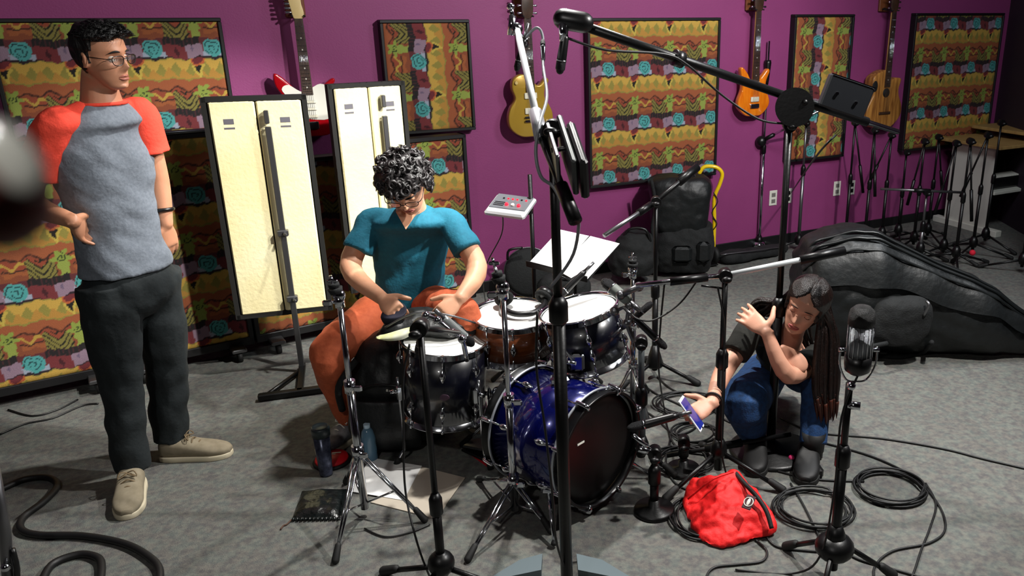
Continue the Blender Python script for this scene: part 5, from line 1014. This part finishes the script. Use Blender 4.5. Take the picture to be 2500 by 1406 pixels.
shoe(t, zz(322, 1192) - V((0.01, -.04, 0)), (.42, -.90), .27, SUE, SOL, lacem=mat('lace_tan', (.45, .38, .28), .8)); shoe(t, zz(398, 1118), (.97, .10), .27, SUE, SOL, lacem=mat('lace_tan', (.45, .38, .28), .8))
obj('sock', MB().tube([LA + V((.02, -.01, -.03)), LA + V((.01, -.01, .02))], .042, 16), mat('lime_sock', (.65, .78, .15), .8), t)
BRW = mat('dark_brow', (.05, .035, .03), .7); LIP = mat('lip_tan', (.62, .36, .30), .5)
face_parts(t, hc, HM, .89, mat('iris_brown', (.12, .07, .05), .2), BRW, LIP, lid=SK1); glasses(t, hc, HM, .89, mat('tortoise_frame', (.06, .04, .04), .25))
mb = MB()
def line1(p):   # hairline: 1 where hair grows
    if p.z > .066 + .012 * ga(p.x, .03): return 1
    if p.y < .022 and p.z > .030: return 1
    if p.y < -.012 and p.z > -.035 - .4 * (-.012 - p.y): return 1
    if p.y < .012 and p.z > -.012 and p.y > -.012 : return .5
    return 0
hair_cap(mb, hc, HM, line1, lambda p: .008 + (.013 * max(0, min(1, (p.z - .03) / .06)) + .006 * ga(p.y - .06, .04)), .007, 38, .89)
for i in range(520):
    a = random.uniform(0, 2 * math.pi); s_ = random.uniform(.55, .98); p = headpt(s_, a, .89)
    if line1(p / .89) < 1: continue
    nr = (p - V((0, -.01, .02))).normalized(); q = p + nr * .012; fl_ = (V((random.uniform(-.3, .3), .8, .1)) - nr * .0).normalized()
    mb.tube([hc + HM @ q, hc + HM @ (q + nr * .009 + fl_ * .010), hc + HM @ (q + nr * .008 + fl_ * .026)], [.0028, .0022, .0006], 4, 2)
obj('hair', mb, HRB, t)
# ---------------------------------------------------------------- seated drummer
SK2 = skinmat('skin_light', (.82, .60, .47), (.86, .64, .51)); TEAL = mat('teal_jersey', (.03, .36, .45), .85, n2=(.04, .39, .48), nscale=70, bump=.2, bscale=80)
ORT = mat('rust_orange_trousers', (.70, .32, .18), .8, n2=(.75, .36, .21), nscale=60, bump=.2, bscale=70)
f = V((0.03, -1, 0)).normalized(); rt = V((-1, 0, 0)); rt = V((f.y, -f.x, 0)); 
pel = yy(1003, 742, 3.47); ch = yy(1001, 600, 3.42); nb = yy(1001, 505, 3.31); hc = yy(990, 447, 3.17)
t = thing('person', 'seated curly-haired drummer in teal shirt and rust orange trousers, looking down', 'person', V((pel.x, pel.y, 0)))
HM = axes((.03, -.66, -.75), (-.03, -.75, .66))
RS = yy(906, 540, 3.34); LS = yy(1100, 542, 3.34); RE = yy(856, 652, 3.24); LE = yy(1164, 652, 3.24); RW = yy(932, 728, 3.02); LW = yy(1124, 728, 3.04)
bf = (ch - pel).normalized(); fw_ = f - bf * f.dot(bf); fw_.normalize()
mb = MB(); add_head(mb, hc, HM, 1.0); mb.tube([hc - HM @ V((0, .02, .05)), hc.lerp(nb, .6) + V((0, .02, 0)), nb + V((0, .02, -.03))], [.05, .054, .065], 24, 4)
mb.loft([(pel - ZV * .03, rt * .12, f * .09), (pel.lerp(ch, .5) + V((0, .02, 0)), rt * .11, fw_ * .07), (ch + V((0, .02, 0)), rt * .12, fw_ * .06), (ch + bf * .1 + V((0, .02, 0)), rt * .12, fw_ * .05), (nb + V((0, .03, -.03)), rt * .05, fw_ * .04)], 24, 4)
limb(mb, [RS, RE, RW], [.042, .044, .027]); limb(mb, [LS, LE, LW], [.042, .044, .027])
add_hand(mb, RW, yy(968, 762, 2.95) - RW, (.4, .2, -.7), (.6, -.5, .3), (40, 45, 30)); add_hand(mb, LW, yy(1085, 760, 2.99) - LW, (-.5, .3, -.7), (-.5, -.5, .4), (38, 45, 30))
RH = pel - V((.085, .02, .0)); LH = pel + V((.085, -.02, .0)); RK = yy(802, 862, 3.02); RA = zz(853, 1012, .10); LK = yy(1128, 768, 3.06); LA = zz(1150, 960, .10)
limb(mb, [RH + V((0, .02, 0)), RK + V((0, .01, 0)), RA], [.055, .034, .026]); limb(mb, [LH + V((0, .02, 0)), LK + V((0, .01, 0)), LA], [.055, .034, .026]); fused('body', mb, SK2, t, .0045, 2)
mb = MB().loft([(pel - ZV * .015, rt * .150, f * .125), (pel + bf * .06, rt * .148, fw_ * .125), (pel.lerp(ch, .55), rt * .150, fw_ * .120), (ch + bf * .02, rt * .168, fw_ * .115), (ch + bf * .09 + V((0, -.02, 0)), rt * .172, fw_ * .105), (nb - ZV * .05, rt * .145, fw_ * .085), (nb - ZV * .008 + V((0, .01, 0)), rt * .070, fw_ * .066)], 36, 5, .9)
for S0, E0 in ((RS, RE), (LS, LE)): mb.tube([S0.lerp(nb, .45) - ZV * .015, S0 + ZV * .004, S0.lerp(E0, .3), S0.lerp(E0, .64)], [.042, .054, .057, .064], 24, 5)
fused('t_shirt', mb, TEAL, t, .007, 3, cloth(1, .007))
vn = nb - ZV * .070 + f * .100
obj('v_neck', MB().add([nb + rt * .045 + f * .060 - ZV * .005, nb - rt * .045 + f * .060 - ZV * .005, vn, nb + rt * .052 + f * .030 - ZV * .012, nb - rt * .052 + f * .030 - ZV * .012, vn - f * .05], [(0, 1, 2), (5, 4, 3), (0, 3, 4, 1), (1, 4, 5, 2), (2, 5, 3, 0)], False), SK2, t, 'bare skin in the v neck')
mb = MB().loft([(pel + ZV * .03, rt * .145, f * .12), (pel - ZV * .03, rt * .165, f * .14), (pel - ZV * .085, rt * .15, f * .13)], 30, 4, .85)
mb.tube([RH + V((.02, .03, 0)), RH.lerp(RK, .5) + ZV * .01, RK + ZV * .0, RK.lerp(RA, .4), RA - ZV * .02], [.096, .092, .076, .070, .054], 24, 5); mb.tube([LH + V((-.02, .03, 0)), LH.lerp(LK, .5), LK, LK.lerp(LA, .4), LA], [.096, .092, .072, .066, .052], 24, 5)
fused('trousers', mb, ORT, t, .007, 3, cloth(-1, .011, (9, 8, 11)))
SNK = mat('grey_sneaker', (.36, .36, .38), .8, n2=(.55, .55, .55), nscale=30)
shoe(t, RA + V((.03, .05, 0)), (-.42, -.90), .25, SNK, SOL, lacem=WHI); shoe(t, LA + V((0, .05, 0)), (.3, -.95), .25, SNK, SOL, lacem=WHI)
face_parts(t, hc, HM, 1.0, mat('iris_brown', (.12, .07, .05), .2), BRW, mat('lip_pink', (.70, .42, .38), .5), closed=True, lid=SK2); glasses(t, hc, HM, 1.0, mat('tortoise_frame', (.06, .04, .04), .25))
CUR = mat('curly_dark_hair', (.055, .045, .045), .45, n2=(.16, .145, .15), nscale=30, bump=.3)
def line2(p):
    if p.z > .060: return 1
    if p.y < .028 and p.z > .022: return 1
    if p.y < -.005 and p.z > -.055: return 1
    return 0
mb = MB(); hair_cap(mb, hc, HM, line2, lambda p: .022, .018, 34); 
for i in range(430):
    a = random.uniform(0, 2 * math.pi); s_ = random.uniform(-.5, 1); p = headpt(s_, a)
    if line2(p) < 1: continue
    nr = (p - V((0, -.01, .02))).normalized(); q = p + nr * random.uniform(.008, .026); x_, y_, z_ = basis((nr + V([random.uniform(-.8, .8) for _ in range(3)])).normalized()); rr = random.uniform(.008, .015); a0 = random.uniform(0, 6)
    mb.tube([hc + HM @ (q + (x_ * math.cos(a0 + k * 1.0) + y_ * math.sin(a0 + k * 1.0)) * rr + z_ * k * .003) for k in range(7)], [.001, .0045, .0058, .006, .0055, .004, .001], 5, 2)
obj('hair', mb, CUR, t)
# drum throne
b = V((pel.x, pel.y + .02, 0)); zt = pel.z - .10; t = thing('drum_throne', 'round black drum stool under the seated drummer', 'stool', b)
obj('seat', MB().lathe([(0, zt - .07), (.15, zt - .07), (.165, zt - .04), (.16, zt - .01), (.12, zt), (0, zt)], b, (0, 0, 1), 40), BLKF, t); obj('post', MB().cyl(b + ZV * .08, b + ZV * (zt - .06), .016), CHROME, t); legs(t, b + ZV * .22, around(b, .22, (30, 150, 270)), r=.011, brace=b + ZV * .1)
# ---------------------------------------------------------------- crouching woman, right
SK3 = skinmat('skin_fair', (.80, .58, .48), (.84, .62, .52)); OLV = mat('dark_olive_jersey', (.095, .095, .075), .9, bump=.2, bscale=80); DEN = mat('blue_denim', (.06, .19, .34), .85, n2=(.09, .26, .46), nscale=60, bump=.25, bscale=150); BOOT = mat('black_boot', (.03, .03, .035), .6)
hc = yy(1968, 742, 2.95); nb = yy(1922, 832, 3.06); pel = yy(1905, 985, 3.36)
if pel.z < .19: pel.z = .19
t = thing('person', 'crouching long-haired woman in dark top and blue jeans holding a phone', 'person', V((nb.x, 3.15, 0)))
HM = axes((-.48, -.82, -.28), (.30, -.20, .92))
RS = yy(1838, 802, 3.03); LS = yy(2000, 868, 3.10); sh = (RS - LS).normalized(); up_ = (nb - pel).normalized(); fwd = sh.cross(up_).normalized()
if fwd.y > 0: fwd = -fwd
RE = yy(1768, 905, 2.88); RW = yy(1738, 985, 2.70); LE = yy(1925, 915, 2.86); LW = yy(1872, 812, 2.88)
mb = MB(); add_head(mb, hc, HM, .96); mb.tube([hc - HM @ V((0, .015, .05)), nb.lerp(hc, .35), nb - up_ * .04], [.045, .046, .06], 24, 4)
mb.loft([(pel, V((-.13, 0, 0)), V((0, -.08, .05))), (pel.lerp(nb, .4), sh * .115, fwd * .08), (pel.lerp(nb, .72), sh * .13, fwd * .095), (nb - up_ * .06, sh * .12, fwd * .07), (nb, sh * .05, fwd * .04)], 24, 4)
limb(mb, [RS, RE, RW], [.040, .038, .023]); limb(mb, [LS, LE, LW], [.040, .037, .023])
ph = yy(1690, 1012, 2.64)
add_hand(mb, RW, ph - RW, (-.65, -.15, -.5), (.2, -.5, .8), k=.92, curls=((35, 40, 25), (40, 45, 25), (45, 45, 25), (50, 45, 25)), thumb=(.8, .5, -.1))
add_hand(mb, LW, yy(1822, 768, 2.93) - LW, (.05, .8, -.45), (.35, -.2, .9), k=.96, curl=(12, 22, 14), spread=2.2, thumb=(1, .15, 0))
RH = pel + V((-.08, -.02, 0)); LH = pel + V((.08, -.02, 0)); RK = yy(1822, 985, 2.90); RA = zz(1840, 1062, .09); LK = yy(1995, 905, 3.02); LA = zz(1985, 1082, .09)
limb(mb, [RH, RK + V((0, .03, 0)), RA], [.055, .035, .030]); limb(mb, [LH, LK + V((0, .02, 0)), LA], [.055, .03, .030]); fused('body', mb, SK3, t, .0045, 2)
mb = MB().loft([(pel + up_ * .03, V((-.145, 0, 0)), V((0, -.10, .06))), (pel.lerp(nb, .4), sh * .135, fwd * .100), (pel.lerp(nb, .70), sh * .155, fwd * .112), (nb - up_ * .085, sh * .155, fwd * .085), (nb - up_ * .04, sh * .12, fwd * .052)], 32, 5, .9)
mb.tube([RS.lerp(nb, .4) - up_ * .03, RS + ZV * .002, RS.lerp(RE, .35), RS.lerp(RE, .62)], [.052, .056, .054, .056], 22, 5); mb.tube([LS.lerp(nb, .4) - up_ * .03, LS, LS.lerp(LE, .35), LS.lerp(LE, .6)], [.052, .055, .054, .054], 22, 5)
fused('top', mb, OLV, t, .006, 3, cloth(1, .006))
nk = yy(1945, 880, 2.88); obj('neckline_skin', MB().loft([(nk + V((-.05, .03, .045)), V((.01, 0, 0)), V((0, .006, .006))), (nk + V((-.02, .018, .01)), V((.045, 0, 0)), V((0, .02, .02))), (nk + V((0.005, .01, -.02)), V((.042, 0, 0)), V((0, .02, .02))), (nk + V((.015, .012, -.05)), V((.02, 0, 0)), V((0, .01, .01)))], 24, 5), SK3, t, 'bare skin at the low neckline')
mb = MB().loft([(pel + up_ * .07, V((-.135, 0, 0)), V((0, -.10, .06))), (pel, V((-.155, 0, 0)), V((0, -.13, .05))), (pel - up_ * .05 - ZV * .01, V((-.13, 0, 0)), V((0, -.09, .03)))], 30, 4, .9)
mb.tube([RH, RH.lerp(RK, .5), RK + V((0, .02, 0)), RK.lerp(RA, .3) + V((0, .02, -.01)), RA], [.096, .100, .092, .080, .056], 24, 5); mb.tube([LH, LH.lerp(LK, .5), LK, LK.lerp(LA, .4), LA], [.090, .085, .070, .060, .052], 24, 5)
fused('jeans', mb, DEN, t, .006, 4, cloth(1, .005))
shoe(t, RA + V((.02, .06, 0)), (-.15, -1), .24, BOOT, mat('dark_sole', (.07, .07, .07), .7)); shoe(t, LA + V((.0, .06, 0)), (-.25, -.97), .24, BOOT, mat('dark_sole', (.07, .07, .07), .7))
for q in (LA, RA): obj('boot_shaft', MB().tube([q - ZV * .03, q + ZV * .05], [.044, .048], 20), BOOT, t)
face_parts(t, hc, HM, .96, None, BRW, mat('lip_rose', (.72, .36, .34), .45), closed=True, lid=SK3, bw=.6, brz=(.036, .037, .034, .027))
obj('bracelet', MB().torus(RW.lerp(RE, .12), RE - RW, .030, .0045, 24, 8), mat('black_cord', (.05, .04, .04), .7), t)
LHR = mat('long_brown_hair', (.055, .032, .026), .34, n2=(.10, .05, .035), nscale=12, bump=.5, bscale=60, stretch=(6, 6, 1)); HTP = mat('brown_hair_tips', (.30, .13, .07), .45, n2=(.18, .08, .05), nscale=20)
def line3(p):
    if p.z > .098 - .9 * abs(p.x) * (1 if p.y > .03 else 0) : return 1
    if p.y < .048 and p.z > -.02: return 1
    if p.y < .012 and p.z > -.09: return 1
    return 0
mb = MB(); hair_cap(mb, hc, HM, line3, lambda p: .012 - .006 * ga(p.x, .006) * (p.z > .03), .004, 16, .96)
tips = MB()
def lock(P, r0, n=6): mb.tube(P, [r0 * .7] + [r0] * (len(P) - 2) + [r0 * .25], n, 4)
for i in range(120):   # falls on her left side down in front of the arm
    u = random.random(); a0 = HM @ V((.070 + .012 * random.random() - .02 * u, .03 - .09 * u, .06 - .06 * random.random())) * .96
    # HM x points to her right; her left side is -x
    a0 = HM @ (V((-.068 - .010 * random.random() + .015 * u, .035 - .09 * u, .05 - .07 * random.random())) * .96)
    a1 = hc + a0; dd = random.uniform(-.035, .035); dd2 = random.uniform(-.03, .03); zb_ = yy(2010, 1010 - random.uniform(0, 60), 2.95)
    P = [a1, yy(2018 + dd * 600, 800, 2.95 + dd2), yy(2018 + dd * 850, 880, 2.92 + dd2), yy(2016 + dd * 850, 950, 2.90 + dd2), V((zb_.x + dd * 1.1, 2.90 + dd2, zb_.z))]
    lock(P, .0085); tips.tube([P[3].lerp(P[4], .45), P[3].lerp(P[4], .8), P[4] - ZV * .012], [.0088, .006, .001], 6, 3)
for i in range(46):   # and over her right shoulder and back
    u = random.random(); a1 = hc + HM @ (V((.066 + .008 * random.random(), .02 - .08 * u, .05 - .06 * random.random())) * .96); dd = random.uniform(-.03, .03); e_ = random.random()
    P = [a1, yy(1895 + dd * 400, 735 + 30 * u, 3.02 + .06 * u), yy(1862 + dd * 300, 728 + 45 * e_, 3.05 + .05 * u), yy(1836 + dd * 200, 745 + 50 * e_, 3.06 + .05 * u), yy(1822 + dd * 300, 800 + 40 * e_, 3.07 + .05 * u)]
    lock(P, .0075)
for i in range(40):   # behind the neck
    a1 = hc + HM @ (V((random.uniform(-.05, .05), -.085, random.uniform(-.03, .03))) * .96); P = [a1, a1.lerp(nb, .6) + V((random.uniform(-.03, .05), .03, .02)), nb + V((random.uniform(-.05, .12), .03, random.uniform(-.06, 0)))]
    lock(P, .010)
hr = obj('hair', mb, LHR, t); obj('hair_tips', tips, HTP, hr, 'reddish brown ends of the long hair')
px_ = (yy(1712, 1046, 2.60) - yy(1664, 978, 2.63)); pl = .145; pxn = px_.normalized(); vw = ray(1688, 1010).normalized(); e_ = pxn.cross(vw).normalized(); e_ = e_ if e_.z > 0 else -e_; pn = e_ * math.cos(R(22)) - vw * math.sin(R(22)); pn = (pn - pxn * pn.dot(pxn)).normalized(); py_ = pn.cross(pxn); PM2 = Matrix((pxn, py_, pn)).transposed(); pc = yy(1688, 1010, 2.615)
t = thing('mobile_phone', 'slim white-edged mobile phone held low by the crouching woman', 'phone', pc - ZV * .05)
obj('case', MB().box(pc, (.135, .068, .008), PM2, .003), mat('phone_white', (.92, .93, .95), .25), t); obj('screen', MB().box(pc + pn * .0045, (.118, .062, .001), PM2), mat('phone_screen', (.06, .08, .22), .15, emit=((.12, .16, .55), .6)), t)
obj('camera_button', MB().cyl(pc + pn * .004 + pxn * .062, pc + pn * .0052 + pxn * .062, .005, n=16), PLA, t)
# ---------------------------------------------------------------- fingertip of the photographer, right in front of the lens
def nr_(x, y, d): q = ray(x, y); return C0 + q * d
t = thing('finger', 'blurred fingertip of the photographer close to the lens at the left edge', 'finger', nr_(-140, 420, .13) - ZV * .02)
SKF = skinmat('skin_ruddy', (.52, .26, .24), (.56, .30, .27))
obj('finger_skin', MB().tube([nr_(-1500, -650, .14), nr_(-800, -150, .135), nr_(-350, 215, .130), nr_(-160, 370, .128), nr_(-15, 495, .127)], [.0105, .0100, .0098, .0094, .0080], 28, 6, round_=True), SKF, t)
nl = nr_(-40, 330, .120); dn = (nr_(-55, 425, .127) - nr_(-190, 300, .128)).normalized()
obj('nail_highlight', MB().sph(nr_(20, 385, .1235), (.0040, .0080, .0020), 20, 12, Matrix((FW.cross(dn).normalized(), dn, FW.cross(dn).normalized().cross(dn))).transposed()), mat('nail_highlight_pale', (.88, .88, .84), .2, coat=.6), t, 'pale nail painted as the bright highlight')  # pale nail colour stands in for the bright highlight on the fingertip
